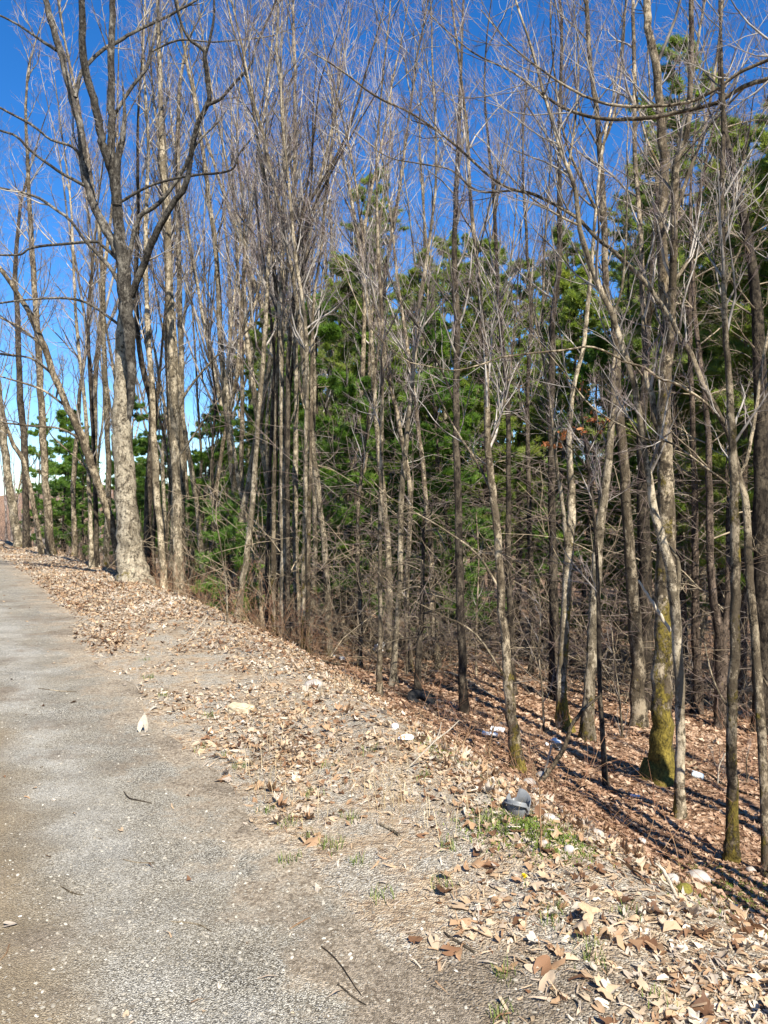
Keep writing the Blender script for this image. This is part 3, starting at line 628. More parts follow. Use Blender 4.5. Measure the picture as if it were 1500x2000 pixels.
hero('slim mossy trunk standing free near the right edge', [(1429, 1685, 27), (1429, 1640, 23), (1430, 1560, 21), (1430, 1483, 20), (1433, 1283, 20), (1435, 1167, 19), (1436, 1050, 18), (1434, 960, 16), (1430, 840, 14), (1422, 720, 12), (1416, 630, 11), (1413, 500, 9), (1410, 400, 9), (1413, 233, 7), (1410, 133, 6), (1405, 0, 4)], M_GREY, moss=(0.62, 1.4), seed=36, crown=(55, 1.0), zmin=1.9, r3=0.0016, key='the slim free-standing mossy trunk',
     limbs=[[(1429, 1390, 5), (1418, 1375, 4), (1398, 1340, 4), (1385, 1300, 3)], [(1413, 480, 5), (1435, 380, 4), (1460, 290, 3), (1490, 220, 3)], [(1415, 560, 5), (1440, 500, 4), (1470, 440, 4), (1500, 370, 3)]])
hero('rightmost trunk at the picture edge, forking into a limb that arches far left', [(1500, 1712, 24), (1497, 1683, 19), (1490, 1483, 17), (1480, 1317, 16), (1470, 1183, 15), (1463, 1110, 15), (1457, 990, 14), (1442, 924, 12), (1427, 858, 11), (1397, 795, 10), (1370, 741, 10), (1349, 690, 9), (1328, 660, 9), (1310, 621, 8), (1290, 593, 8), (1253, 543, 8), (1200, 493, 7), (1167, 467, 7), (1123, 423, 7), (1043, 380, 6), (1000, 370, 6), (960, 347, 5), (900, 293, 5), (850, 253, 4), (800, 220, 4), (733, 187, 4), (660, 133, 3), (600, 97, 2)], M_GREY, moss=(0.3, 0.8), seed=37, drift=0.30, crown=(85, 0.9), zmin=1.8, r3=0.002, key='the rightmost trunk',
     limbs=[[(1444, 928, 8), (1460, 895, 7), (1475, 810, 7), (1487, 720, 6), (1499, 660, 6), (1520, 560, 5)],
            [(1396, 807, 6), (1370, 780, 5), (1316, 747, 5), (1292, 741, 5), (1256, 717, 5), (1226, 708, 4), (1160, 678, 4), (1100, 684, 4), (989, 696, 3), (940, 712, 3), (890, 723, 2), (850, 718, 2)],
            [(1438, 958, 5), (1424, 948, 5), (1349, 891, 4), (1307, 864, 4), (1262, 858, 3), (1232, 840, 3), (1160, 798, 3), (1100, 726, 2)],
            [(1005, 372, 4), (933, 373, 4), (883, 333, 3), (833, 322, 3), (777, 313, 2)],
            [(1480, 1310, 5), (1500, 1340, 5), (1530, 1380, 4)]])
hero('shaded twin-stemmed pine trunk behind the slim free-standing mossy trunk', [(1410, 1425, 30), (1410, 1370, 26), (1409, 1300, 24), (1408, 1260, 22), (1396, 1190, 17), (1388, 1120, 15), (1386, 1000, 13), (1384, 850, 11)], M_PINE, M_DEAD, moss=(0.3, 0.2), seed=38, crown=(60, 1.2), zmin=0.2, up=-0.03, ang=(0.9, 1.5), top=9, r3=0.0028, name='pine_tree', group=None, limbs=[[(1410, 1270, 15), (1418, 1210, 13), (1422, 1120, 11), (1424, 1000, 9)]])
hero('reddish shaded trunk left of the twin-stemmed pine', [(1362, 1385, 20), (1361, 1300, 17), (1358, 1200, 15), (1358, 1050, 13), (1355, 900, 11), (1350, 750, 10)], M_PINE, M_DEAD, moss=(0.2, 0.2), seed=39, D=12.6, crown=(60, 1.3), zmin=0.0, up=-0.03, ang=(0.9, 1.5), top=10, r3=0.003, name='pine_tree', group=None)
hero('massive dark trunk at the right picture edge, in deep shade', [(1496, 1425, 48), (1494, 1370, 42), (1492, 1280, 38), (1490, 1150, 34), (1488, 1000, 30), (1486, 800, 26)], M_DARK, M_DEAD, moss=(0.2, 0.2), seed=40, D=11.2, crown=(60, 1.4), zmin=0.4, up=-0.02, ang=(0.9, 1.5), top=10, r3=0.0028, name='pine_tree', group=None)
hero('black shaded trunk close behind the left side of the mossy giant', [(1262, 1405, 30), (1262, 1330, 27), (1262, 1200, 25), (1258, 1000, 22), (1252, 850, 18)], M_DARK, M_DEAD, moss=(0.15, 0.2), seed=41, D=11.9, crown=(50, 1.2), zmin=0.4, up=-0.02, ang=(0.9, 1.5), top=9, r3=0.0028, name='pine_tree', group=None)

# ---- trees just outside the right edge of the frame: their limbs reach in and their trunks shade the slope
def hero_xy(label, x, y, H, r, seed, limbs=(), n=40):
    rng = np.random.default_rng(seed)
    base = np.array([x, y, float(height(x, y))])
    P = grow((base - [0, 0, 0.2])[None], np.array([[rng.normal(0, 0.04), rng.normal(0, 0.04), 1.0]]), np.array([H]), 26, 0.03, 0.03, rng)[0]
    R = np.linspace(r, 0.012, 27)
    root = link('bare_tree', None, loc=base, label=label, cat='tree', group='bare trees along the edge of the woods')
    V, Q, mo = trunk_mesh(P, R, 10, (0.5, 0.5), rng, 0.4)
    link('trunk', make_mesh('trunk', V - base, Q, M_GREY, {'moss': mo}), root)
    par = [(P, R)]
    for D0, D1, lb in limbs:
        LP, LR = px_line(lb, D0, D1, rng)
        j = np.argmin(np.abs(P[:, 2] - (LP[0, 2] - 0.4)))
        LP = np.vstack([P[j], LP]); LR = np.concatenate([[LR[0] * 1.2], LR])
        V, Q, mo = trunk_mesh(LP, LR, 7, (0.0, 0.3), rng, 0, 0.03)
        link('limb', make_mesh('limb', V - base, Q, M_GREY, {'moss': mo}), root)
        par += [(LP, LR)] * 2
    a = twig_crown(par, n, 1.2, base[2] + 3.0, rng, r3=0.0022)
    me = a.mesh('crown', M_TWIG); me.transform(__import__('mathutils').Matrix.Translation(-Vector(base))); link('crown', me, root)
    HERO_XY.append(base[:2])
hero_xy('tree past the right picture edge whose two long limbs sag across the top right', 4.05, 5.6, 9.5, 0.10, 50,
        [(5.7, 7.2, [(1560, 120, 9), (1500, 153, 9), (1450, 170, 9), (1400, 200, 8), (1333, 217, 8), (1267, 230, 8), (1187, 233, 7), (1117, 217, 6), (1063, 187, 5), (1000, 140, 4), (920, 100, 3), (840, 30, 2)]),
         (5.7, 6.6, [(1560, 95, 7), (1500, 117, 7), (1443, 143, 7), (1383, 183, 6), (1327, 203, 6), (1233, 208, 6), (1173, 200, 5), (1127, 180, 5), (1077, 150, 4), (1000, 90, 3), (940, 20, 2)])], 70)
ORD = ['first', 'second', 'third', 'fourth', 'fifth', 'sixth', 'seventh', 'eighth', 'ninth', 'tenth', 'eleventh', 'twelfth', 'thirteenth', 'fourteenth', 'fifteenth', 'sixteenth', 'seventeenth', 'eighteenth', 'nineteenth', 'twentieth']
for k, (x, y, H, r) in enumerate([(3.35, 2.9, 9.5, 0.075), (3.9, 0.9, 9, 0.11), (4.35, 2.3, 10, 0.10), (5.4, 1.0, 11, 0.13), (5.9, 4.6, 10, 0.11), (3.2, 0.7, 9, 0.08), (4.9, 3.4, 10, 0.085)]):
    hero_xy(f'{ORD[k]} bare tree past the right picture edge, shading the leafy slope', x, y, H, r, 60 + k, n=9)

# ---- clinging leaves on stems
def leaf_shape(kind, rng, size=1.0):
    if kind == 0:      # lobed maple or oak leaf
        tips = np.array([-2.35, -1.2, 0.0, 1.2, 2.35]) + rng.normal(0, 0.08, 5); tl_ = np.array([0.34, 0.50, 0.58, 0.50, 0.34]) * rng.uniform(0.85, 1.1, 5)
        a, rad = [-2.9], [0.15]
        for i in range(5):
            a += [tips[i] - 0.27, tips[i], tips[i] + 0.27]; rad += [tl_[i] * 0.72, tl_[i], tl_[i] * 0.72]
            if i < 4: a.append((tips[i] + tips[i + 1]) / 2); rad.append(rng.uniform(0.27, 0.40))
        a = np.array(a + [2.9]); rad = np.array(rad + [0.15]) * (1 + rng.normal(0, 0.06, len(a) ))
        if rng.random() < 0.4: k0 = rng.integers(2, len(a) - 5); rad[k0:k0 + 4] *= 0.55      # torn lobe
        x = rad * np.cos(a); y = rad * np.sin(a)
    elif kind == 1:    # oval leaf
        n = 10; a = np.linspace(-2.8, 2.8, n); x = 0.5 * np.cos(a); y = 0.24 * np.sin(a) * (1.1 - 0.3 * np.cos(a)) * (1 + rng.normal(0, 0.08, n))
    else:              # torn fragment
        n = 6; a = np.sort(rng.uniform(-3.1, 3.1, n)); rad = rng.uniform(0.2, 0.5, n); x = rad * np.cos(a); y = rad * np.sin(a) * 0.7
    n = len(a)
    roll = rng.normal(0, 1.15); fo = rng.normal(0.3, 0.35); tw = rng.normal(0, 0.6); th = rng.uniform(0, 3.14)
    q = x * math.cos(th) + y * math.sin(th)
    z = roll * q * q + fo * np.abs(y) + tw * x * y + rng.normal(0, 0.035, n)
    if abs(roll) > 1.2: sh = 1 - 0.3 * np.abs(q) * 2; x = x * sh; y = y * sh
    V = np.vstack([[0, 0, 0], np.column_stack([x, y, z])])
    V[:, 2] -= V[:, 2].min() * 0.6
    T = np.array([[0, i, i + 1] for i in range(1, n)])
    return V * size, T
def scatter_shapes(acc, shapes, pos, size, tint, rng, tilt=0.35, align=None, twist=None):
    pick = rng.integers(0, len(shapes), len(pos))
    for k, (V, T) in enumerate(shapes):
        m = np.where(pick == k)[0]
        if not len(m): continue
        n = len(m); yaw = rng.uniform(0, 6.283, n)
        N = (align[m] if align is not None else np.tile([0, 0, 1.0], (n, 1))) + rng.normal(0, tilt, (n, 3)) * [1, 1, 0.3]
        N = nrm(N)
        t0 = np.stack([np.cos(yaw), np.sin(yaw), np.zeros(n)], -1)
        X = nrm(t0 - (t0 * N).sum(1, keepdims=True) * N); Y = np.cross(N, X)
        W = V[None, :, 0:1] * X[:, None] + V[None, :, 1:2] * Y[:, None] + V[None, :, 2:3] * N[:, None]
        W = pos[m][:, None] + W * size[m][:, None, None]
        T2 = (T[None] + (np.arange(n) * len(V))[:, None, None]).reshape(-1, 3)
        acc.add(W.reshape(-1, 3), T2, tint=np.repeat(tint[m], len(V)))
rngl = np.random.default_rng(77)
SH_BIG = [leaf_shape([0, 1, 2][k % 3], rngl) for k in range(18)]
SH_SM = [leaf_shape(1 + (k % 2), rngl) for k in range(8)]
def clinging(root, spots, D, n, spread, size, mat):
    rng = np.random.default_rng(int(spots[0][0]))
    pos = []
    for (u, v) in spots:
        c = at(u, v, D); pos.append(c + rng.normal(0, spread, (n, 3)))
    pos = np.concatenate(pos); a = Acc()
    scatter_shapes(a, SH_SM, pos, rng.uniform(0.7, 1.2, len(pos)) * size, rng.uniform(0, 1, len(pos)), rng, tilt=1.2)
    me = a.mesh('foliage', mat); me.transform(__import__('mathutils').Matrix.Translation(-root.location)); link('foliage', me, root)
clinging(M14, [(1150, 818), (1165, 822), (1130, 845), (1092, 862), (1070, 875), (1185, 830), (1100, 845), (1140, 760)], M14.location.y, 6, 0.035, 0.07, M_ORANGE)

# ---- small saplings
def sapling(label, base_uv, pts, mat, leafspots=None, leafmat=None, n=10, seed=1, D=None, twl=0.35):
    return hero(label, [(base_uv[0], base_uv[1], pts[0][2])] + pts, mat, M_CANE if mat is M_CANE else M_TWIG, (0, 0.1), seed=seed, D=D, crown=(n, twl), zmin=-3, r3=0.0014, name='sapling', group='saplings on the leafy slope', flare=0.1, S=6, per=(4, 3))
s1 = sapling('low sapling holding pale dry leaves, right of the mossy giant', (1402, 1530), [(1404, 1500, 3), (1412, 1480, 2.5), (1425, 1460, 2)], M_DRIFT, seed=80)
clinging(s1, [(1385, 1470), (1395, 1460), (1365, 1478), (1380, 1485), (1355, 1492), (1362, 1495), (1400, 1448), (1350, 1484)], s1.location.y, 3, 0.03, 0.055, M_PALEL)
for k, (lab, b, p) in enumerate([
    ('thin forked sapling growing left of the golden-mossed trunk', (1062, 1428), [(1061, 1390, 4), (1058, 1340, 3.5), (1052, 1270, 3), (1056, 1200, 2.5), (1050, 1150, 2)]),
    ('wispy sapling standing behind the pale blue can', (1458, 1530), [(1458, 1500, 2), (1459, 1480, 2), (1462, 1470, 1.5)]),
    ('reddish cane standing upright behind the grey bucket', (1056, 1668), [(1057, 1630, 3), (1055, 1590, 2.5), (1054, 1540, 2)]),
    ('thin reddish cane between the white boards and the bending trunk', (955, 1480), [(957, 1450, 3), (965, 1420, 2.5), (970, 1395, 2)]),
    ('bare sapling at the bank crest right of the curved pale trunk', (444, 1215), [(443, 1160, 4), (436, 1100, 3.5), (430, 1060, 3), (422, 1000, 2.5), (432, 900, 2)]),
    ('spindly sapling leaning left in the clearing by the dark straight trunk', (930, 1320), [(930, 1270, 4), (931, 1200, 3.5), (935, 1100, 3), (930, 1000, 2.5)]),
    ('slender sapling in front of the stout back trunk', (642, 1262), [(645, 1220, 4), (650, 1150, 3.5), (655, 1050, 3), (650, 950, 2)]),
    ('thin pale sapling beside the pencil-straight trunk', (726, 1290), [(724, 1230, 4), (722, 1150, 3.5), (726, 1050, 3), (722, 950, 2.5)]),
    ('thin dark sapling right of the whitish leaning trunk', (795, 1322), [(794, 1250, 5), (796, 1180, 4.5), (800, 1080, 4), (806, 960, 3), (806, 850, 2)]),
    ('spindly sapling behind the dead snag', (846, 1290), [(846, 1230, 4), (850, 1150, 3.5), (856, 1050, 3), (852, 950, 2)]),
    ('pale sapling bowed toward the mossy giant', (1215, 1440), [(1213, 1400, 4), (1208, 1350, 3.5), (1200, 1290, 3), (1195, 1230, 2)]),
    ('thin sapling between the tight trunk cluster and the curved pale trunk', (500, 1225), [(502, 1180, 4), (508, 1100, 3.5), (504, 1000, 3), (510, 900, 2)]),
]):
    sapling(lab, b, p, M_CANE if 'reddish' in lab else M_GREY, seed=81 + k, n=14, twl=0.5 if b[1] < 1450 else 0.25)

# ------------------------------------------------------------------ background trees (a few kinds, copied)
def variant_deciduous(H, r, zc, seed, mat, n1=60, L1=2.6, fork=False):
    rng = np.random.default_rng(seed)
    P = grow(np.array([[0, 0, -0.3]]), np.array([[rng.normal(0, 0.05), rng.normal(0, 0.05), 1.0]]), np.array([H]), 26, 0.042, 0.015, rng)[0]
    R = r * (1 - np.linspace(0, 1, 27)) ** 0.8 + 0.008
    V, Q, mo = trunk_mesh(P, R, 8, (0.4, 0.4), rng, 0.4)
    trunk = make_mesh('trunk', V, Q, mat, {'moss': mo})
    par = [(P, R)]
    acc = Acc()
    if fork:
        for q in range(3):
            i = rng.integers(8, 14); a = rng.uniform(0, 6.28)
            LP = grow(P[i][None], np.array([[math.cos(a) * 0.45, math.sin(a) * 0.45, 1.0]]), np.array([(H - P[i, 2]) * 0.85]), 14, 0.05, 0.06, rng)[0]
            LR = np.linspace(R[i] * 0.65, 0.008, 15); V, Q = tubes(LP[None], LR[None], 6); acc.add(V, Q, tip=0.0); par.append((LP, LR))
    twig_crown(par, n1, L1, zc, rng, up=0.13, ang=(0.4, 0.85), r3=0.0052, per=(5, 4), acc=acc)
    # a few dead low twigs
    twig_crown([(P, R)], 10, 1.0, 1.0, rng, up=-0.02, ang=(0.9, 1.5), r3=0.004, per=(2, 2), acc=acc)
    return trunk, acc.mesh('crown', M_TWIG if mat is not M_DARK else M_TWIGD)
VAR_D = [variant_deciduous(19, 0.11, 7, 201, M_GREY, 70, 2.6), variant_deciduous(21, 0.13, 8, 202, M_PALE, 70, 2.8, True), variant_deciduous(17, 0.08, 6, 203, M_GREY, 55, 2.2),
         variant_deciduous(15, 0.07, 5, 204, M_DARK, 50, 2.0), variant_deciduous(20, 0.10, 9, 205, M_PALE, 60, 2.6), variant_deciduous(22, 0.15, 7, 206, M_GREY, 80, 3.0, True),
         variant_deciduous(13, 0.055, 4, 207, M_DARK, 45, 1.7), variant_deciduous(18, 0.09, 6, 208, M_PALE, 60, 2.4, True)]

def variant_conifer(H, r, zc, spread, seed, ntuft=9, blade=0.17, nmat=None, droop=0.0, dead=True, whorl=0.42, nb=6, n2=10, bw=0.085):
    rng = np.random.default_rng(seed)
    P = grow(np.array([[0, 0, -0.3]]), np.array([[rng.normal(0, 0.02), rng.normal(0, 0.02), 1.0]]), np.array([H]), 22, 0.012, 0.02, rng)[0]
    R = r * (1 - np.linspace(0, 1, 23)) ** 0.9 + 0.01
    V, Q, mo = trunk_mesh(P, R, 9, (0.15, 0.3), rng, 0.3)
    trunk = make_mesh('trunk', V, Q, M_PINE, {'moss': mo})
    zs = np.arange(zc, H - 0.3, whorl); zs = zs + rng.normal(0, 0.1, len(zs))
    z = np.repeat(zs, nb); z = z + rng.normal(0, 0.10, len(z))
    fr = np.clip((H - z) / (H - zc), 0, 1)
    ln = spread * (fr ** 0.7 * (1 - 0.35 * fr ** 3) + 0.1) * rng.uniform(0.45, 1.2, len(z))
    keep = rng.random(len(z)) < 0.86
    z, ln, fr = z[keep], ln[keep], fr[keep]
    az = rng.uniform(0, 6.283, len(z))
    st = np.stack([np.interp(z, P[:, 2], P[:, 0]), np.interp(z, P[:, 2], P[:, 1]), z], -1)
    d = np.stack([np.cos(az), np.sin(az), 0.45 - 0.55 * fr - droop], -1)
    P1 = grow(st, d, ln, 6, 0.06, 0.03 - droop * 0.06, rng); R1 = taper(0.008 + ln * 0.008, np.full(len(ln), 0.004), 7)
    wood = Acc(); V, Q = tubes(P1, R1, 4); wood.add(V, Q, tip=0.0)
    s, dd, rd, f = spawn(P1, R1, n2, 0.25, 1.0, 0.5, 1.0, rng)
    dd[:, 2] *= 0.45
    l2 = np.repeat(ln, n2) * rng.uniform(0.18, 0.38, len(s)) * (1.2 - 0.6 * f)
    P2 = grow(s, dd, l2, 3, 0.1, 0.03 - droop * 0.1, rng); R2 = taper(np.full(len(s), 0.006), np.full(len(s), 0.003), 4)
    V, Q = tubes(P2, R2, 3); wood.add(V, Q, tip=0.2)
    if dead:
        m = int(26 * zc / 6); zz = rng.uniform(1.2, zc + 1, m); a = rng.uniform(0, 6.283, m)
        st = np.stack([np.interp(zz, P[:, 2], P[:, 0]), np.interp(zz, P[:, 2], P[:, 1]), zz], -1)
        L = rng.uniform(0.6, 2.4, m)
        D1 = grow(st, np.stack([np.cos(a), np.sin(a), rng.normal(0.0, 0.25, m)], -1), L, 6, 0.12, -0.03, rng); DR = taper(0.006 + L * 0.004, np.full(m, 0.003), 7)
        V, Q = tubes(D1, DR, 4); wood.add(V, Q, tip=0.5)
        s3, d3, _, f3 = spawn(D1, DR, 7, 0.15, 1, 0.4, 1.1, rng)
        D2 = grow(s3, d3, np.repeat(L, 7) * rng.uniform(0.2, 0.5, len(s3)), 3, 0.2, -0.03, rng)
        V, Q = tubes(D2, taper(np.full(len(s3), 0.004), np.full(len(s3), 0.002), 4), 3); wood.add(V, Q, tip=0.8)
    # needle tufts
    pos, dirs, _, f = spawn(P2, R2, ntuft, 0.1, 1.0, 0.0, 0.6, rng); pos = pos + rng.normal(0, 0.035, pos.shape)
    tb = np.repeat(rng.normal(0.5, 0.17, len(P1)), n2 * ntuft) + rng.normal(0, 0.13, len(pos))
    nbld = 9
    bp = np.repeat(pos, nbld, 0)
    bd = nrm(np.repeat(dirs, nbld, 0) * 0.9 + rng.normal(0, 0.5, (len(bp), 3)) + np.array([0, 0, 0.2]))
    L = blade * rng.uniform(0.7, 1.3, len(bp))[:, None]
    side = nrm(np.cross(bd, rng.normal(0, 1, bd.shape))) * L * bw
    V = np.stack([bp - side, bp + side, bp + bd * L], 1).reshape(-1, 3)
    T = np.arange(len(V)).reshape(-1, 3)
    fo = Acc(); fo.add(V, T, tint=np.repeat(np.clip(np.repeat(tb, nbld) + rng.normal(0, 0.1, len(bp)), 0, 1), 3))
    return trunk, wood.mesh('branches', M_DEAD), fo.mesh('foliage', nmat or M_NEEDLE, smooth=False)
VAR_C = [variant_conifer(18, 0.15, 5.5, 2.7, 301, whorl=0.55), variant_conifer(14, 0.12, 4, 2.2, 302, whorl=0.5), variant_conifer(20, 0.17, 6.5, 3.0, 303, whorl=0.6), variant_conifer(11, 0.10, 1.8, 2.1, 304, whorl=0.48, nmat=M_NEEDLE2, droop=0.15)]
VAR_S = variant_conifer(2.6, 0.03, 0.35, 0.9, 305, nmat=M_NEEDLE2, droop=0.1, dead=False, whorl=0.16, nb=5, n2=7, blade=0.07)

PROTO = {}
def place(kind, idx, x, y, rz, s, sz, name, group):
    key = (kind, idx)
    z = float(height(x, y))
    if key not in PROTO:
        src = VAR_D[idx] if kind == 'd' else (VAR_C[idx] if kind == 'c' else VAR_S)
        root = link(name, None)
        for nm, me in zip(('trunk', 'crown', None) if kind == 'd' else ('trunk', 'crown', 'foliage'), src):
            link(nm, me, root)
        PROTO[key] = root
    else:
        src = PROTO[key]; root = src.copy(); COL.objects.link(root)
        for ch in src.children:
            c = ch.copy(); COL.objects.link(c); c.parent = root
    root.name = name
    root.location = (x, y, z); root.rotation_euler = (RNG.normal(0, 0.045), RNG.normal(0, 0.045), rz); root.scale = (s, s, s * sz)
    root['category'] = 'tree'; root['group'] = group
    return root
ALLBG = []
rngp = np.random.default_rng(5)
def free(x, y, dmin):
    return all((x - a) ** 2 + (y - b) ** 2 > dmin * dmin for a, b in HERO_XY)
def scatter(kind, n, D0, D1, u0, u1, ids, smin, smax, dmin, name, group, pw=1.0):
    k = tries = 0
    while k < n and tries < 6000:
        tries += 1
        D = D0 + (D1 - D0) * rngp.random() ** pw
        u = rngp.uniform(u0, u1); x = (u - 750) / F * D
        t = (x - xb(D)) * 0.88
        if t < 0.9 or not free(x, D, dmin): continue
        HERO_XY.append((x, D))
        o = place(kind, ids[rngp.integers(0, len(ids))], x, D, rngp.uniform(0, 6.28), rngp.uniform(smin, smax), rngp.uniform(0.92, 1.12), name, group)
        ALLBG.append((kind, u, D, o)); k += 1
CG, DG = 'evergreens standing back in the woods', 'bare trees standing back in the woods'
# two unseen pines added to shade the woods, then conifers showing as green masses: (u, D, variant, top v)
for (u, D, i, vt) in [(2510, 8.0, 0, -1700), (2726, 9.0, 2, -1700), (640, 18, 3, 560), (850, 17, 3, 590), (965, 18, 1, 480), (765, 19.5, 1, 500), (1055, 19, 1, 520), (565, 20, 1, 600), (910, 15.5, 3, 700), (700, 16, 3, 720), (1130, 17, 3, 640), (1340, 14.5, 1, 300), (1500, 14, 0, 330), (705, 27, 2, 325), (760, 24, 0, 470), (640, 25, 0, 520), (860, 25, 1, 560), (930, 23, 0, 500), (1010, 22, 1, 520), (600, 29, 1, 560), (1320, 19, 2, 60), (1400, 15.5, 0, 230), (1480, 17, 2, 210), (1560, 15, 0, 120),
                      (1450, 13.5, 1, 420), (1290, 24, 0, 330), (480, 30, 0, 620), (420, 24, 3, 780), (390, 30, 3, 800), (120, 38, 3, 790), (560, 22, 3, 640), (800, 19, 3, 700), (690, 20, 3, 640), (1170, 24, 1, 430), (1100, 28, 0, 420), (985, 32, 0, 480), (880, 36, 2, 450), (530, 38, 0, 600), (150, 46, 1, 830), (300, 40, 3, 780), (1240, 17, 3, 560)]:
    x = (u - 750) / F * D; g = float(height(x, D)); H = (EYE + (1000 - vt) / F * D) - g
    HV = [18, 14, 20, 11][i]; s = H / HV
    s2 = min(max(s, 0.62), 1.15)
    o = place('c', i, x, D, RNG.uniform(0, 6.28), s2, s / s2, 'pine_tree' if i < 3 else 'hemlock_tree', CG)
    ALLBG.append(('c', u, D, o)); HERO_XY.append((x, D))
scatter('c', 34, 26, 58, 520, 1560, [0, 1, 2, 3], 0.75, 1.05, 2.2, 'pine_tree', CG)
scatter('c', 20, 30, 70, -60, 480, [3], 0.6, 0.85, 2.0, 'hemlock_tree', CG)
scatter('d', 26, 14.5, 24, 380, 1600, [2, 3, 6, 7, 4], 0.65, 0.95, 0.9, 'bare_tree', DG)
scatter('d', 12, 13, 18, 500, 860, [2, 4], 0.5, 0.72, 0.35, 'bare_tree', DG)
scatter('d', 14, 20, 30, 280, 480, [2, 4, 6], 0.8, 1.05, 0.6, 'bare_tree', DG)
scatter('d', 22, 19, 36, -60, 700, [0, 1, 2, 4, 5, 7], 0.85, 1.12, 1.0, 'bare_tree', DG)
scatter('d', 22, 24, 40, 500, 1600, [0, 1, 2, 4, 5, 7], 0.85, 1.15, 1.2, 'bare_tree', DG)
scatter('d', 34, 36, 75, -80, 1600, [0, 1, 2, 4, 5, 7], 0.9, 1.15, 1.6, 'bare_tree', DG)
# bright young hemlock at the bank crest
hp = hit(452, 1215); hx = hp
o = place('s', 0, (448 - 750) / F * 15.0, 15.0, 1.0, 0.95, 1.0, 'hemlock_sapling', None)
del o['group']; o['label'] = 'bright green young hemlock at the bank crest beside the curved pale trunk'
o = place('s', 0, (1245 - 750) / F * 20.0, 20.0, 2.4, 0.8, 1.0, 'hemlock_sapling', None)
del o['group']; o['label'] = 'small shaded young hemlock deep in the woods behind the left-tilting trunk'

# labels for the copies: order of depth within the gap between two named trunks
LM = sorted(LANDMARKS)
ORD = ['first', 'second', 'third', 'fourth', 'fifth', 'sixth', 'seventh', 'eighth', 'ninth', 'tenth', 'eleventh', 'twelfth', 'thirteenth', 'fourteenth', 'fifteenth', 'sixteenth', 'seventeenth', 'eighteenth', 'nineteenth', 'twentieth']
gaps = {}
for kind, u, D, o in ALLBG:
    j = sum(1 for a, _ in LM if a <= u)
    gaps.setdefault((kind, j), []).append((D, o))
for (kind, j), lst in gaps.items():
    lst.sort(key=lambda q: q[0])
    word = 'bare tree' if kind == 'd' else 'green conifer'
    where = f'left of {LM[0][1]}' if j == 0 else (f'right of {LM[-1][1]}' if j == len(LM) else f'between {LM[j-1][1]} and {LM[j][1]}')
    for q, (D, o) in enumerate(lst):
        n = ORD[q] if q < len(ORD) else 'farthest'
        o['label'] = f'{n} {word} back, {where}'

# ------------------------------------------------------------------ brush and undergrowth
def brush(name, label, n, region, ln, r, up, wig, mat, seed, dirz=(0.2, 1.0), kids=3, tmin=0.6, zoff=0.0):
    rng = np.random.default_rng(seed)
    D = region[2] + (region[3] - region[2]) * rng.random(n); u = rng.uniform(region[0], region[1], n)
    x = (u - 750) / F * D; k = ((x - xb(D)) * 0.88) > tmin; x, D = x[k], D[k]; n = len(x)
    clump = fbm(x * 0.5, D * 0.5, seed) > -0.12; x, D = x[clump], D[clump]; n = len(x)
    st = np.stack([x, D, height(x, D) + zoff * rng.random(n)], -1); a = rng.uniform(0, 6.283, n)
    L = rng.uniform(*ln, n)
    d = np.stack([np.cos(a), np.sin(a), rng.uniform(*dirz, n) * 2], -1)
    P = grow(st, d, L, 6, wig, up, rng); R = taper(np.full(n, r), np.full(n, r * 0.5), 7)
    acc = Acc(); V, Q = tubes(P, R, 3); acc.add(V, Q, tip=np.repeat(np.tile(np.linspace(0, 0.6, 7), n), 3))
    s, d2, rd, f = spawn(P, R, kids, 0.25, 1, 0.4, 1.0, rng)
    P2 = grow(s, d2, np.repeat(L, kids) * rng.uniform(0.2, 0.45, len(s)), 3, wig * 1.4, up, rng)
    V, Q = tubes(P2, taper(np.full(len(s), r * 0.6), np.full(len(s), r * 0.3), 4), 3); acc.add(V, Q, tip=0.8)
    o = link(name, acc.mesh(name, mat), kind='stuff'); o['label'] = label
    return o
brush('undergrowth', 'tangle of dead twigs and brush filling the woods', 1500, (480, 1560, 12, 22), (0.8, 2.8), 0.0036, 0.0, 0.17, M_DEAD, 401, (-0.1, 1.0), 4)
brush('undergrowth', 'pale dead branches arching through the middle of the woods', 520, (480, 1540, 12, 21), (1.2, 3.4), 0.0085, -0.02, 0.14, M_DEAD, 407, (0.1, 0.9), 3, 1.2, 2.2)
brush('undergrowth', 'dry brush behind the trunks along the bank', 1200, (-60, 640, 16, 42), (0.7, 2.4), 0.005, 0.03, 0.14, M_DEAD, 402, (0.3, 1.0), 4, 0.7)
brush('brambles', 'tan and reddish canes on the bank below the maple', 900, (270, 640, 11, 17.5), (0.35, 1.1), 0.0028, -0.02, 0.14, M_CANE, 403, (0.4, 1.0), 3, 0.15)
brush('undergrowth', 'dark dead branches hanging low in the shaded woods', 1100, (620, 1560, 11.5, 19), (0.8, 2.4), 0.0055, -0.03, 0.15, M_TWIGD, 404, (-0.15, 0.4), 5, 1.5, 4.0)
brush('brambles', 'thin twigs scattered along the slope below the verge', 260, (620, 1500, 4.6, 11), (0.25, 0.8), 0.0022, -0.02, 0.16, M_CANE, 405, (0.0, 0.8), 3, 0.5)

brush('undergrowth', 'dense far brush under the trees where the road bends away', 1000, (-90, 560, 38, 78), (1.2, 4.2), 0.012, 0.04, 0.13, M_TWIGD, 406, (0.4, 1.2), 4, 1.0)
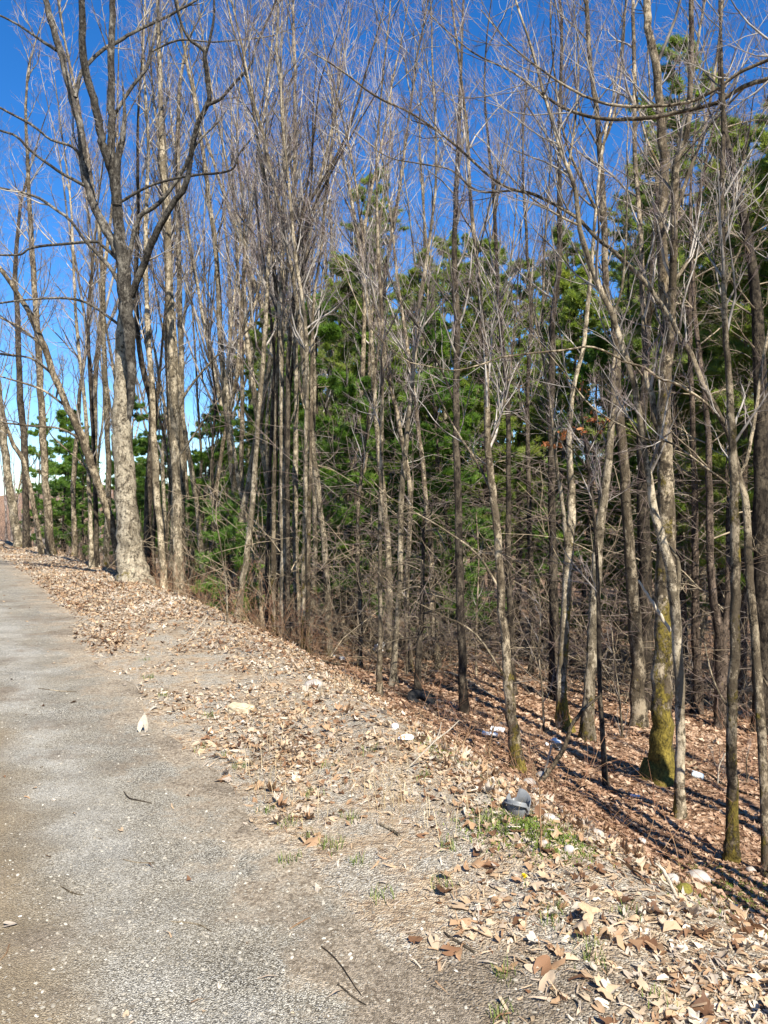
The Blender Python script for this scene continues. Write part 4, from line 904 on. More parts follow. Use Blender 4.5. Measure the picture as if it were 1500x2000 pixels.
# far wood on the rising hillside, one mass
def far_wood():
    rng = np.random.default_rng(410)
    n = 500
    D = rng.uniform(75, 200, n) ; u = rng.uniform(-150, 1650, n); x = (u - 750) / F * D
    k = (x - xb(D)) > 4; x, D = x[k], D[k]; n = len(x)
    st = np.stack([x, D, height(x, D) - 0.5], -1); H = rng.uniform(9, 16, n)
    P = grow(st, np.tile([0, 0, 1.0], (n, 1)), H, 8, 0.05, 0.1, rng); R = taper(rng.uniform(0.08, 0.2, n), np.full(n, 0.02), 9)
    acc = Acc(); V, Q = tubes(P, R, 4); acc.add(V, Q, tip=0.0)
    s, d, rd, f = spawn(P, R, 9, 0.3, 1, 0.4, 0.9, rng)
    P2 = grow(s, d, rng.uniform(1, 3, len(s)), 3, 0.1, 0.12, rng); V, Q = tubes(P2, taper(np.full(len(s), 0.035), np.full(len(s), 0.015), 4), 3); acc.add(V, Q, tip=0.6)
    o = link('far_woods', acc.mesh('far_woods', M_TWIG), kind='stuff'); o['label'] = 'far leafless wood on the rising hillside'
far_wood()

# ------------------------------------------------------------------ fallen leaves
rg = np.random.default_rng(500)
def ground_pts(x, y): return np.stack([x, y, height(x, y)], -1)
PATCH = hit(990, 1945)
def leaf_density(x, y):
    t = (x - xb(y)) * 0.88; e = te(y) * 0.88
    w = np.clip((t - e + 0.05) / 0.35, 0, 1)
    patch = fbm(x * 1.1, y * 1.1, 61, 4) * 1.4 + 0.45 + 0.25 * np.clip((y - 5) / 5, 0, 1)
    crest = np.clip((t + 0.9) / 0.7, 0, 1)
    w = w * (1 - 0.85 * np.exp(-(((x - PATCH[0]) / 0.42) ** 2 + ((y - PATCH[1]) / 0.3) ** 2)))
    return np.clip(w * (patch * 0.9 + 0.38 * crest), 0.0025 * (t > e - 3), 1)
n = 200000
y = 2.0 + 38 * rg.random(n) ** 2.2
x = xb(y) + rg.uniform(-4.0, 1.6, n)
in_view = np.abs(x / y) < 0.62
p = leaf_density(x, y) * np.clip(0.5 + y * 0.04, 0, 1)
k = (rg.random(n) < p) & in_view
x, y = x[k], y[k]
size = np.where(rg.random(len(x)) < 0.24, 0.042 + 0.05 * rg.random(len(x)) ** 1.8, rg.uniform(0.014, 0.05, len(x)))
roadside = (x - xb(y)) < te(y) - 0.1; size[roadside] = np.minimum(size[roadside], 0.045)
size *= np.where(y > 12, 1.25, 1.0)
tint = np.clip(rg.beta(1.25, 1.25, len(x)) + 0.3 * fbm(x * 0.8, y * 0.8, 71), 0, 1)
pos = ground_pts(x, y); nor = normal(x, y)
pos[:, 2] += size * 0.10
big = np.argsort(-(size / y) * (size > 0.05))
HEROL = big[:300]; rest = np.setdiff1d(np.arange(len(x)), HEROL)
acc = Acc()
r1 = rest[size[rest] > 0.045]; r2 = rest[size[rest] <= 0.045]
scatter_shapes(acc, SH_BIG, pos[r1], size[r1] * 1.15, tint[r1], rg, 0.26, nor[r1])
scatter_shapes(acc, SH_SM, pos[r2], size[r2] * 1.3, tint[r2], rg, 0.32, nor[r2])
N_LEAF = len(x)
o = link('leaf_litter', acc.mesh('leaf_litter', M_LEAF), VERGE, kind='stuff'); o['label'] = 'dry tan leaves strewn along the road shoulder'
# the largest leaves one by one
leaf_meshes = []
for q in range(40):
    V, T = leaf_shape([0, 1, 2, 0, 2, 1][q % 6], rg)
    leaf_meshes.append(make_mesh('fallen_leaf', V, T, M_LEAF, {'tint': np.full(len(V), np.clip(rg.beta(1.2, 1.2), 0, 1))}))
from mathutils import Matrix
for j in HEROL:
    N = Vector(nor[j] + rg.normal(0, 0.27, 3) * [1, 1, 0.2]).normalized()
    q = N.to_track_quat('Z', 'Y') @ Matrix.Rotation(rg.uniform(0, 6.283), 3, 'Z').to_quaternion()
    o = bpy.data.objects.new('fallen_leaf', leaf_meshes[rg.integers(0, 40)]); COL.objects.link(o)
    o.parent = VERGE; o.location = pos[j]; o.rotation_mode = 'QUATERNION'; o.rotation_quaternion = q
    s = size[j] * 1.2; o.scale = (s, s, s)

# forest floor litter
n = 80000
D = 4.2 + 24 * rg.random(n) ** 1.25; u = rg.uniform(380, 1540, n); x = (u - 750) / F * D; y = D
t = (x - xb(y)) * 0.88
k = (t > 0.45) & (rg.random(n) < np.clip((t - 0.3) / 1.2, 0.2, 1)); x, y = x[k], y[k]
size = rg.uniform(0.028, 0.075, len(x)) * np.where(y > 10, 1.5, 1.0)
SH_FLAT = []
for q in range(8):
    a = np.linspace(-2.6, 2.6, 5); V = np.vstack([[0, 0, rg.normal(0, 0.12)], np.column_stack([0.5 * np.cos(a), rg.uniform(0.25, 0.4) * np.sin(a), rg.normal(0.08, 0.12, 5)])])
    SH_FLAT.append((V, np.array([[0, 1, 2], [0, 2, 3], [0, 3, 4], [0, 4, 5]])))
acc = Acc(); pf = ground_pts(x, y); pf[:, 2] += size * rg.uniform(0.02, 0.22, len(x))
scatter_shapes(acc, SH_FLAT, pf, size, np.clip(rg.beta(2, 2.2, len(x)) + 0.3 * fbm(x, y, 81), 0, 1), rg, 0.3, normal(x, y))
o = link('leaf_litter', acc.mesh('leaf_litter', M_FLOORL), FLOOR, kind='stuff'); o['label'] = 'brown leaf litter carpeting the forest floor'

# crumbled straw, needles and leaf crumbs between the leaves
n = 60000
y = 2.0 + 16 * rg.random(n) ** 1.9; x = xb(y) + rg.uniform(-2.6, 0.7, n)
k = (rg.random(n) < np.clip(leaf_density(x, y) * 0.9 + 0.12 * ((x - xb(y)) > te(y)), 0, 1)) & (np.abs(x / y) < 0.6); x, y = x[k][:12000], y[k][:12000]
SH_SL = []
for q in range(6):
    b_ = rg.normal(0, 0.12, 3); w_ = rg.uniform(0.02, 0.07)
    SH_SL.append((np.array([[-.5, -w_, 0], [-.5, w_, 0], [0, b_[0] + w_, 0.12 + b_[1]], [0, b_[0] - w_, 0.12 + b_[1]], [.5, 0, b_[2] * .5]]), np.array([[0, 3, 2], [0, 2, 1], [3, 4, 2]])))
acc = Acc(); ps = ground_pts(x, y); ps[:, 2] += 0.004
scatter_shapes(acc, SH_SL, ps, rg.uniform(0.025, 0.09, len(x)), np.clip(rg.beta(1.6, 1.4, len(x)), 0, 1), rg, 0.3, normal(x, y))
o = link('straw', acc.mesh('straw', M_LEAF), kind='stuff'); o['label'] = 'crumbled straw and leaf bits on the shoulder'

# gravel on road and shoulder
def stone_shape(rng, flat=0.6):
    v = np.array([[1, 0, 0], [-1, 0, 0], [0, 1, 0], [0, -1, 0], [0, 0, 1], [0, 0, -1], [.7, .7, .2], [-.7, .7, -.1], [-.6, -.7, .25], [.7, -.6, 0]], float)
    v = v * (1 + rng.normal(0, 0.16, (10, 1))) * [1, rng.uniform(0.6, 0.95), flat] * 0.5
    f = np.array([[4, 0, 6], [4, 6, 2], [4, 2, 7], [4, 7, 1], [4, 1, 8], [4, 8, 3], [4, 3, 9], [4, 9, 0]])
    return v, f
SH_ST = [stone_shape(rg) for _ in range(8)]
n = 60000
y = 1.9 + 9 * rg.random(n) ** 1.7; x = rg.uniform(-0.56, 0.58, n) * y
t = (x - xb(y)) * 0.88
tr_ = np.exp(-((t + 2.65 + np.clip((y - 2.5) * 0.1, 0, 1.5)) / 0.5) ** 2)
k = (t < 0.6) & (rg.random(n) < np.clip(0.5 - 0.6 * tr_ + 0.5 * fbm(x * 0.9, y * 0.9, 91), 0.04, 1)); x, y = x[k][:22000], y[k][:22000]
size = 0.0032 + 0.012 * rg.random(len(x)) ** 4
acc = Acc(); pg = ground_pts(x, y); pg[:, 2] += size * 0.05
scatter_shapes(acc, SH_ST, pg, size * 1.3, np.clip(rg.beta(2.2, 2.2, len(x)), 0, 1), rg, 0.2)
o = link('gravel', acc.mesh('gravel', M_GRAVEL, smooth=False), kind='stuff'); o['label'] = 'loose pale gravel on the road and its shoulder'

# ------------------------------------------------------------------ grass and moss
def blades(name, label, centres, n, rad, h, w, mat, seed, kind='stuff', parent=None):
    rng = np.random.default_rng(seed)
    c = np.repeat(np.array(centres, float), n, 0)
    c = c + np.column_stack([rng.normal(0, rad, (len(c), 2)), np.zeros(len(c))])
    c[:, 2] = height(c[:, 0], c[:, 1])
    a = rng.uniform(0, 6.283, len(c)); H = h * rng.uniform(0.5, 1.3, len(c))[:, None]
    lean = np.column_stack([np.cos(a), np.sin(a), np.zeros(len(c))]) * rng.uniform(0.2, 0.9, len(c))[:, None]
    side = np.column_stack([-np.sin(a), np.cos(a), np.zeros(len(c))]) * w
    up = np.array([0, 0, 1.0])
    m1 = c + (up * 0.6 + lean * 0.35) * H; tip = c + (up * 0.9 + lean) * H
    V = np.stack([c - side, c + side, m1 + side * 0.8, m1 - side * 0.8, tip], 1).reshape(-1, 3)
    i = np.arange(len(c)) * 5
    acc = Acc(); tint = np.repeat(np.clip(rng.normal(0.5, 0.25, len(c)), 0, 1), 5)
    acc.add(V, np.stack([i, i + 1, i + 2, i + 3], 1), tint=tint); acc.F[3].append(np.stack([i + 3, i + 2, i + 4], 1))
    o = link(name, acc.mesh(name, mat), parent, kind=kind); o['label'] = label
    return o
gpx = [(560, 1685), (600, 1640), (640, 1650), (655, 1660), (745, 1755), (515, 1585), (560, 1610), (320, 1360), (290, 1325), (395, 1465), (470, 1500), (860, 1730), (875, 1655), (1155, 1885), (1150, 1850), (440, 1480), (285, 1290), (720, 1470), (930, 1500), (950, 1530), (830, 1520), (1085, 1780), (1070, 1800), (990, 1910), (1220, 1785), (610, 1555), (690, 1600), (410, 1400), (640, 1500), (1290, 1960), (985, 1990), (700, 1690)]
blades('grass', 'small green grass tufts sprouting among the shoulder leaves', [hit(*q) for q in gpx], 26, 0.03, 0.045, 0.0018, M_GRASS, 601)
t_ = [hit(u, v) for u, v in zip(rg.uniform(500, 1100, 60), rg.uniform(1330, 1640, 60))]
blades('grass', 'thin pale dead grass along the crest of the bank', t_, 9, 0.07, 0.16, 0.0014, M_STRAW, 602)
rm = np.random.default_rng(33)
mz = []
for (u, v, su, sv, q) in [(1015, 1615, 42, 10, 60), (1070, 1638, 30, 8, 40), (985, 1595, 26, 8, 20), (870, 1460, 16, 6, 40), (1420, 1745, 35, 18, 100), (1370, 1715, 25, 10, 30), (1480, 1765, 25, 18, 50), (575, 1225, 20, 8, 20), (625, 1280, 20, 6, 20), (1080, 1648, 14, 8, 20), (1345, 1690, 20, 8, 16)]:
    mz += [hit(rm.normal(u, su), rm.normal(v, sv)) for _ in range(q)]
blades('moss', 'bright green moss and low grass patches on the slope', mz, 24, 0.09, 0.015, 0.0028, M_MOSS, 603)

# ------------------------------------------------------------------ stones, wood and litter lying on the ground
def blob(name, size, seed, mat, label, cat, uv, group=None, rot=0.0, moss=0.0, sink=0.3, nz=0.16, sub=3):
    import bmesh
    rng = np.random.default_rng(seed)
    bm = bmesh.new(); bmesh.ops.create_icosphere(bm, subdivisions=sub, radius=1.0)
    me = bpy.data.meshes.new(name); bm.to_mesh(me); bm.free()
    V = np.empty(len(me.vertices) * 3); me.vertices.foreach_get('co', V); V = V.reshape(-1, 3)
    k1 = rng.normal(0, 1, (7, 3)) * 2.0; ph = rng.uniform(0, 6.28, 7)
    d = 1 + nz * sum(np.sin(V @ k1[i] + ph[i]) for i in range(7)) / 3 + rng.normal(0, 0.012, len(V))
    W = V * d[:, None]
    W = np.sign(W) * np.abs(W) ** 0.88
    W = W * np.array(size) / 2
    c, s = math.cos(rot), math.sin(rot); W[:, :2] = W[:, :2] @ np.array([[c, s], [-s, c]])
    me.vertices.foreach_set('co', W.astype(np.float32).ravel())
    at_ = me.attributes.new('moss', 'FLOAT', 'POINT'); at_.data.foreach_set('value', np.clip(moss * (0.5 + V[:, 2] * 0.6), 0, 2).astype(np.float32))
    me.polygons.foreach_set('use_smooth', np.ones(len(me.polygons), bool)); me.materials.append(mat); me.update()
    p = hit(*uv)
    return link(name, me, None, (p[0], p[1], p[2] + size[2] * (0.5 - sink)), label, cat, group)
RG = 'stones half buried along the foot of the bank'
for k, (lab, uv, w, asp, ms) in enumerate([
    ('rounded moss-capped stone beside the forked driftwood', (1335, 1745), 34, 0.75, 0.95), ('long pale stone just up the slope from the moss-capped stone', (1362, 1718), 50, 0.5, 0.0),
    ('dark grey stone behind the forked driftwood', (1312, 1722), 26, 0.8, 0.2), ('small grey stone at the tip of the long pale stone', (1387, 1722), 20, 0.45, 0.0),
    ('round pale stone alone on the slope below the bucket', (1165, 1632), 22, 0.8, 0.0), ('dark-sided round stone at the mossy grass edge', (1110, 1662), 22, 0.85, 0.0),
    ('flat pale stone left of the forked leaning branch', (1034, 1532), 22, 0.7, 0.0), ('small stone downhill of the flat pale stone', (1046, 1546), 18, 0.6, 0.0),
    ('pale stone at the foot of the forked leaning branch', (1055, 1518), 20, 0.7, 0.0), ('low grey stone right of the bucket', (1072, 1598), 26, 0.5, 0.2), ('small pale stone touching the low grey stone', (1086, 1604), 16, 0.7, 0.0),
    ('pale stone near the foot of the slim free-standing mossy trunk', (1467, 1702), 20, 0.6, 0.0), ('angular sandy rock at the bank crest', (612, 1345), 36, 0.7, 0.0), ('white speckled stone on the dark stripe of the slope', (1255, 1645), 16, 0.7, 0.0),
    ('pale stone in the grass left of the dark-sided round stone', (1062, 1650), 14, 0.8, 0.0)]):
    D = hit(*uv)[1]; s = w / F * D
    blob('stone', (s, s * 0.8, s * asp), 700 + k, M_STONE, lab, 'stone', uv, RG, rg.uniform(-0.6, 0.3), ms)

def stick(name, label, cat, pts, mat, seed, lift=0.0, D=None, group=None, branches=(), ground=True, S=6):
    """pts in photo px with width px; lies on the ground or stands at depth D of its foot"""
    rng = np.random.default_rng(seed)
    def line(pp, D):
        if ground and D is None:
            X = np.stack([hit(u, v) for u, v, _ in pp]); R = np.array([w for *_, w in pp]) / 2 / F * X[:, 1]; X[:, 2] += R * 0.8 + lift
        else:
            X = np.stack([at(u, v, D) for u, v, _ in pp]); R = np.array([w for *_, w in pp]) / 2 / F * D
        Q = catmull(np.column_stack([X, R]), 4); P, R = Q[:, :3], np.maximum(Q[:, 3], 0.0012)
        return P + rng.normal(0, 0.12, P.shape) * R[:, None], R
    P, R = line(pts, D); base = P[0].copy()
    a = Acc(); V, Q = tubes(P[None], R[None], S, 0.07, rng); a.add(V - base, Q, tip=0.0)
    for e in (0, -1):
        r = V.reshape(len(P), S, 3)[e] - base; n0 = a.n
        a.add(np.vstack([r, r.mean(0)]), np.array([[i, (i + 1) % S, S] for i in range(S)]), tip=0.0)
    for b in branches:
        P, R = line(b, D); V, Q = tubes(P[None], R[None], S, 0.07, rng); a.add(V - base, Q, tip=0.0)
    return link(name, a.mesh(name, mat), None, base, label, cat, group)
TG = 'twigs lying on the road'
stick('driftwood', 'bleached forked branch sticking up from the leafy crest', 'branch', [(1322, 1752, 7), (1311, 1730, 7), (1300, 1708, 8), (1291, 1695, 6), (1280, 1686, 3)], M_DRIFT, 1, D=hit(1322, 1752)[1], branches=[[(1311, 1730, 4), (1296, 1722, 4), (1289, 1711, 3)], [(1292, 1697, 4), (1286, 1683, 3)]])
stick('branch', 'bent dead branch standing up from the stones left of the pale leaning trunk', 'branch', [(1054, 1530, 9), (1072, 1506, 10), (1090, 1482, 9), (1106, 1450, 9), (1114, 1424, 8), (1130, 1398, 7), (1146, 1380, 6), (1175, 1357, 4)], M_GREY, 2, D=hit(1054, 1528)[1], branches=[[(1146, 1381, 4), (1147, 1370, 3), (1144, 1362, 3)]])
stick('branch', 'pale straight stick leaning beside the bent dead branch', 'branch', [(1063, 1512, 4), (1070, 1484, 4), (1077, 1456, 5)], M_DRIFT, 3, D=hit(1063, 1514)[1])
stick('branch', 'broken pale limb propped against the kinked peeling trunk', 'branch', [(1247, 1134, 4), (1268, 1168, 6), (1290, 1202, 7), (1309, 1232, 7)], M_DRIFT, 4, D=7.0)
stick('fallen_pole', 'long thin fallen trunk lying across the upper clearing', 'log', [(600, 1308, 5), (640, 1322, 5), (700, 1334, 6), (740, 1344, 6), (790, 1362, 6), (835, 1382, 5)], M_GREY, 5, group='fallen trunks in the clearing')
stick('fallen_pole', 'fallen trunk beside the white scraps at the back of the clearing', 'log', [(612, 1290, 5), (660, 1300, 6), (700, 1296, 5), (725, 1290, 4)], M_GREY, 6, group='fallen trunks in the clearing')
stick('fallen_pole', 'pale fallen stem lying under the dark shadow past the dark straight trunk', 'log', [(838, 1312, 4), (880, 1316, 4), (915, 1332, 4), (950, 1356, 4), (985, 1372, 3)], M_DRIFT, 7, group='fallen trunks in the clearing')
stick('fallen_pole', 'dark fallen stem behind the right side of the mossy giant', 'log', [(1350, 1500, 4), (1385, 1514, 4), (1420, 1538, 5), (1485, 1560, 4)], M_DARK, 8, group='fallen trunks in the clearing')
stick('wood_scrap', 'short white stick lying on the slope below the mossy giant', 'stick', [(1232, 1556, 6), (1250, 1559, 6)], M_WHITE, 9)
stick('reed', 'long pale reed arching out of the leaves toward the clearing', 'reed', [(795, 1502, 2.5), (850, 1447, 3), (875, 1428, 2.5), (897, 1407, 2)], M_DRIFT, 10, D=hit(795, 1502)[1], branches=[[(850, 1447, 2), (858, 1430, 2), (862, 1410, 1.5)]])
stick('reed', 'white straw leaning on the leafy shoulder', 'reed', [(365, 1254, 2.5), (385, 1230, 2.5), (405, 1205, 2.5)], M_DRIFT, 11, D=hit(365, 1254)[1])
for k, (lab, pts) in enumerate([
    ('bowed dark twig upper middle of the road', [(242, 1548, 2), (252, 1560, 3), (270, 1565, 3), (296, 1570, 2)]),
    ('thin straight pale twig in the middle of the road', [(240, 1680, 2), (268, 1686, 2), (302, 1687, 2)]),
    ('forked twig nearest the dusty wheel track', [(120, 1734, 2), (140, 1746, 3), (163, 1750, 2)]),
    ('long curved twig right of the road middle', [(335, 1803, 2.5), (370, 1804, 3), (395, 1810, 3), (412, 1822, 2)]),
    ('reddish curved twig at the left picture edge', [(0, 1878, 2), (12, 1866, 2.5), (18, 1845, 2)]),
    ('long dark twig at the road edge pointing toward the viewer', [(628, 1852, 3), (650, 1870, 3), (672, 1895, 3), (690, 1925, 2.5), (706, 1948, 2)]),
    ('dark curved twig near the bottom of the picture', [(660, 1926, 3), (690, 1950, 4), (715, 1965, 2.5)]),
    ('dark rotten twig on the bare soil at the lower right', [(867, 1822, 3), (880, 1835, 5), (905, 1850, 6), (926, 1862, 4)]),
    ('thin reddish twig at the road shoulder', [(960, 1480, 1.5), (930, 1500, 1.8), (880, 1500, 1.8)]),
    ('straight reddish twig near the road middle right', [(566, 1817, 2), (585, 1805, 3), (606, 1794, 2)]),
    ('crooked brown twig among pale leaves on the shoulder', [(737, 1610, 4), (760, 1622, 6), (780, 1635, 6)]),
    ('tiny twig far up the road', [(75, 1345, 1.5), (110, 1350, 2), (150, 1352, 1.5)])]):
    stick('twig', lab, 'twig', pts, M_CANE if 'reddish' in lab else (M_DARK if 'dark' in lab else M_GREY), 20 + k, group=TG)
# weathered wood chunk on the shoulder
import bmesh
def chunk(label, uv, size, rot, mat, seed):
    bm = bmesh.new(); bmesh.ops.create_cube(bm, size=1.0)
    bmesh.ops.bevel(bm, geom=bm.edges[:], offset=0.10, segments=2, affect='EDGES')
    bmesh.ops.subdivide_edges(bm, edges=bm.edges[:], cuts=2, use_grid_fill=True)
    rng = np.random.default_rng(seed)
    for v in bm.verts:
        v.co.x *= size[0] * (1 + 0.1 * v.co.y); v.co.y *= size[1]; v.co.z *= size[2] * (1 + 0.25 * v.co.x / size[0])
        n = rng.normal(0, 0.035, 3) * min(size); v.co += Vector(n)
    me = bpy.data.meshes.new('wood_chunk'); bm.to_mesh(me); bm.free(); me.materials.append(mat)
    p = hit(*uv)
    o = link('wood_chunk', me, None, (p[0], p[1], p[2] + size[2] * 0.35), label, 'wood'); o.rotation_euler = rot
chunk('weathered block of split wood lying among the shoulder leaves', (470, 1392), (0.20, 0.10, 0.075), (0.1, 0.08, -0.35), M_CUT, 1)

# leaves that stand out, as things of their own
def big_leaf(label, uv, size, rot, seed, tint, kind=0, lift=0.4):
    rng = np.random.default_rng(seed); V, T = leaf_shape(kind, rng)
    V = V.copy(); V[:, 2] *= 0.8
    me = make_mesh('dry_leaf', V * size, T, M_LEAF, {'tint': np.full(len(V), tint)})
    p = hit(*uv); o = link('dry_leaf', me, None, (p[0], p[1], p[2] + size * lift), label, 'leaf', 'single dry leaves on the road'); o.rotation_euler = rot
big_leaf('folded pale leaf standing upright on the road near the shoulder', (281, 1430), 0.14, (1.25, -1.45, 0.3), 1, 0.95, 1, 0.42)
big_leaf('small pale leaf lying on the dusty wheel track', (19, 1812), 0.055, (0.05, 0.05, 0.3), 2, 0.8, 1, 0.1)
big_leaf('slim tan leaf lying in the middle of the road', (236, 1624), 0.05, (0.1, 0.0, -0.9), 3, 0.5, 1, 0.12)
big_leaf('orange leaf lying by itself on bare soil at the lower right', (980, 1905), 0.055, (0.2, 0.2, 1.3), 4, 0.3, 0, 0.15)
big_leaf('wide rust-brown leaf propped up on the crest', (1145, 1650 + 155), 0.15, (0.7, 0.1, 0.4), 5, 0.45, 0, 0.25)
big_leaf('flat pale flake of leaf lying below the upright leaf', (283, 1438), 0.07, (0.0, 0.1, 0.2), 6, 1.0, 1, 0.06)

# bucket: broken, open-topped, rim and handle as parts
def bucket():
    p = hit(1012, 1588); D = p[1]; r = 24 / F * D; h = 46 / F * D
    root = link('bucket', None, None, (p[0], p[1], p[2]), 'broken grey plastic bucket half buried behind bare twigs on the slope', 'bucket')
    S = 28; a = np.arange(S) * 2 * math.pi / S
    top = h * (1 + 0.10 * np.sin(a * 2 + 1)); top[3:6] *= 0.62; top[20:22] *= 0.8
    rings = []
    for rr, zf in ((0.84, 0), (0.92, 0.5), (1.0, 1.0), (0.95, 1.0), (0.87, 0.5), (0.80, 0.06)):
        rings.append(np.column_stack([np.cos(a) * r * rr, np.sin(a) * r * rr, top * zf - 0.03]))
    V = np.vstack(rings + [[[0, 0, 0.0]]]); idx = np.arange(6 * S).reshape(6, S)
    Q = np.stack([idx[:-1], np.roll(idx[:-1], -1, 1), np.roll(idx[1:], -1, 1), idx[1:]], -1).reshape(-1, 4)
    T = np.array([[5 * S + i, 5 * S + (i + 1) % S, 6 * S] for i in range(S)])
    link('body', make_mesh('body', V, [Q, T], M_BUCKET), root)
    rim = np.column_stack([np.cos(a) * r * 1.03, np.sin(a) * r * 1.03, top - 0.05]); rim = rim[6:21]
    Vr, Qr = tubes(rim[None], np.full((1, len(rim)), 0.006), 5); link('rim', make_mesh('rim', Vr, Qr, M_BUCKET), root)
    b = np.linspace(0, math.pi, 12); hd = np.column_stack([np.cos(b) * r * 1.06, -np.sin(b) * r * 0.95, np.full(12, h * 0.72) - np.sin(b) * h * 0.25])
    Vh, Qh = tubes(hd[None], np.full((1, 12), 0.003), 5); link('handle', make_mesh('handle', Vh, Qh, M_BLACK), root)
    root.rotation_euler = (0.12, -0.16, 0.9)
bucket()
# old tyre half sunk in the leaves
def tyre():
    p = hit(822, 1372); D = p[1]; R0 = 18 / F * D; r = 0.045
    root = link('tyre', None, None, (p[0], p[1], p[2] + 0.03), 'old black tyre lying half sunk in leaves by the dead snag', 'tyre')
    a = np.linspace(0, 2 * math.pi, 37); n = 12; b = np.arange(n) * 2 * math.pi / n
    V = np.stack([np.outer(np.cos(a), R0 + r * 1.4 * np.cos(b)), np.outer(np.sin(a), R0 + r * 1.4 * np.cos(b)), np.outer(np.ones(37), np.clip(r * 1.5 * np.sin(b), -r, r))], -1)[:-1]
    idx = np.arange(36 * n).reshape(36, n); i1 = np.roll(idx, -1, 0)
    Q = np.stack([idx, i1, np.roll(i1, -1, 1), np.roll(idx, -1, 1)], -1).reshape(-1, 4)
    link('casing', make_mesh('casing', V.reshape(-1, 3), Q, M_RUBBER), root)
    acc = Acc()
    for k in range(36):
        ang = k / 36 * 2 * math.pi; c = np.array([math.cos(ang), math.sin(ang), 0]); s = np.array([-c[1], c[0], 0]); zz = np.array([0, 0, 1.0]); q = c * (R0 + r * 1.36)
        v = np.array([q + s * sx * 0.012 + zz * sz * 0.035 + c * sc_ * 0.012 for sx in (-1, 1) for sz in (-1, 1) for sc_ in (0, 1)])
        f = np.array([[0, 2, 3, 1], [4, 5, 7, 6], [0, 1, 5, 4], [2, 6, 7, 3], [1, 3, 7, 5]]); acc.add(v, f)
    link('tread', acc.mesh('tread', M_RUBBER, False), root, kind='stuff')
    root.rotation_euler = (0.42, 0.28, 0)
tyre()
# crumpled bags and scraps
LG = 'white scraps of litter on the slope'
def bag(label, uv, w, asp, mat, seed, name='plastic_bag', cat='bag', group=None, nz=0.5):
    D = hit(*uv)[1]; s = w / F * D
    return blob(name, (s, s * 0.8, s * asp), seed, mat, label, cat, uv, group, seed * 0.7, 0, 0.15, nz, 4)
bag('stuffed white plastic bag lying at the back of the clearing', (740, 1272), 22, 0.7, M_WHITE, 801)
bag('white plastic jug lying at the bank foot near the crest', (772, 1424), 16, 0.9, M_WHITE, 802, 'jug', 'jug', nz=0.2)
bag('grey-white crumpled sheet of plastic under the twigs by the jug', (790, 1446), 30, 0.35, M_WHITE, 803)
bag('white plastic bag dumped on a dark bag below the golden-mossed trunk', (1084, 1452), 20, 0.6, M_WHITE, 804)
bag('dark plastic bag under the white bag below the golden-mossed trunk', (1090, 1464), 36, 0.35, M_BLACK, 805)
bag('small white cup left of the dark plastic bag', (1068, 1456), 8, 0.8, M_WHITE, 806, 'cup', 'cup', nz=0.1)
bag('blue scrap of plastic on the dark bag', (1099, 1466), 9, 0.6, M_BLUE, 807, 'plastic_scrap', 'litter')
for k, (lab, uv, w) in enumerate([('white scrap left of the fallen trunk at the back of the clearing', (650, 1284), 14), ('larger white scrap beside it, under the stout back trunk', (668, 1288), 18), ('tiny white scrap left of the bending trunk foot', (880, 1492), 8), ('white scrap just left of the yellow mossy foot', (924, 1493), 9), ('white fleck at the foot of the pencil-straight trunk', (739, 1364), 8), ('white scrap among leaves above the white boards', (972, 1452), 7)]):
    bag(lab, uv, w, 0.35, M_WHITE, 810 + k, 'plastic_scrap', 'litter', LG)
def board(label, uv, w, d, rot, seed):
    p = hit(*uv); s = w / F * p[1]
    bm = bmesh.new(); bmesh.ops.create_cube(bm, size=1.0); bmesh.ops.subdivide_edges(bm, edges=bm.edges[:], cuts=3, use_grid_fill=True)
    for v in bm.verts: v.co.x *= s; v.co.y *= s * d; v.co.z = v.co.z * 0.02 + 0.04 * s * math.sin(v.co.x * 6 / s)
    bmesh.ops.bevel(bm, geom=[e for e in bm.edges if e.is_boundary], offset=0.002)
    me = bpy.data.meshes.new('white_board'); bm.to_mesh(me); bm.free(); me.materials.append(M_WHITE)
    o = link('white_board', me, None, (p[0], p[1], p[2] + 0.05), label, 'board', 'white boards left of the bending trunk'); o.rotation_euler = rot
board('lower white board lying on the leaves left of the bending trunk', (957, 1441), 30, 0.3, (0.1, 0.12, -0.3), 1)
board('upper white board lying on the leaves nearer the bending trunk', (972, 1432), 26, 0.5, (0.15, 0.1, -0.4), 2)
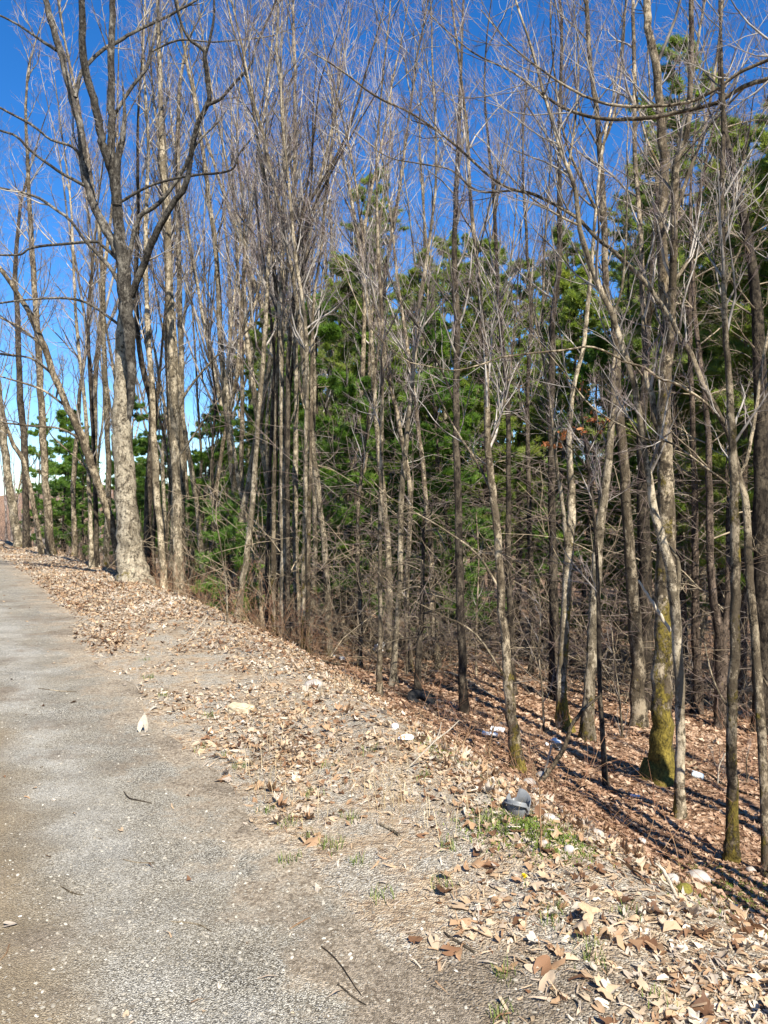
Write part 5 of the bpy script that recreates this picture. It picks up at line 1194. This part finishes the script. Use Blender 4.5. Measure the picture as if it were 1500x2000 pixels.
def can():
    p = hit(1362, 1520); D = p[1]; r = 6.5 / F * D; L = 22 / F * D; S = 20
    root = link('drink_can', None, None, (p[0], p[1], p[2] + r * 0.9), 'pale blue drink can lying on its side right of the mossy giant', 'can')
    a = np.arange(S) * 2 * math.pi / S
    prof = [(0.7, -0.5), (0.98, -0.46), (1.0, -0.40), (1.0, 0.40), (0.86, 0.47), (0.84, 0.5)]
    V = np.vstack([np.column_stack([np.full(S, L * x), np.cos(a) * r * q, np.sin(a) * r * q]) for q, x in prof]); idx = np.arange(len(prof) * S).reshape(-1, S)
    Q = np.stack([idx[:-1], np.roll(idx[:-1], -1, 1), np.roll(idx[1:], -1, 1), idx[1:]], -1).reshape(-1, 4)
    link('body', make_mesh('body', V, Q, M_PALEBLUE), root)
    for e, x, q in ((0, -0.49, 0.7), (1, 0.49, 0.84)):
        V = np.vstack([np.column_stack([np.full(S, L * x), np.cos(a) * r * q, np.sin(a) * r * q]), [[L * (x * 0.94), 0, 0]]])
        link('lid' if e else 'base', make_mesh('lid', V, np.array([[i, (i + 1) % S, S] for i in range(S)]), M_WHITE), root)
    root.rotation_euler = (0.2, 0.25, -0.35)
can()
# dandelion
def dandelion():
    p = hit(1023, 1735); root = link('dandelion', None, None, p, 'single yellow dandelion among the pale leaves of the shoulder', 'flower')
    P = np.array([[[0, 0, -0.01], [0.004, 0, 0.02], [0.002, 0.003, 0.045]]]); V, Q = tubes(P, np.full((1, 3), 0.0018), 5); link('stem', make_mesh('stem', V, Q, M_GREEN), root)
    acc = Acc(); rng = np.random.default_rng(9)
    for k in range(60):
        a = rng.uniform(0, 6.28); e = rng.uniform(0.1, 1.4); d = np.array([math.cos(a) * math.cos(e), math.sin(a) * math.cos(e), math.sin(e)]); s = np.array([-math.sin(a), math.cos(a), 0]) * 0.0022
        b = np.array([0.002, 0.003, 0.044]); t = b + d * 0.015
        acc.add(np.array([b - s * .5, b + s * .5, t + s, t - s]), np.array([[0, 1, 2, 3]]))
    link('petals', acc.mesh('petals', M_YEL, False), root, kind='stuff')
dandelion()

_tot = 0
for me in bpy.data.meshes:
    n = len(me.polygons)
    if me.users: _tot += len(me.loops) - 2 * n
print('TRIANGLES', _tot, 'LEAVES', N_LEAF, 'OBJECTS', len(bpy.data.objects))
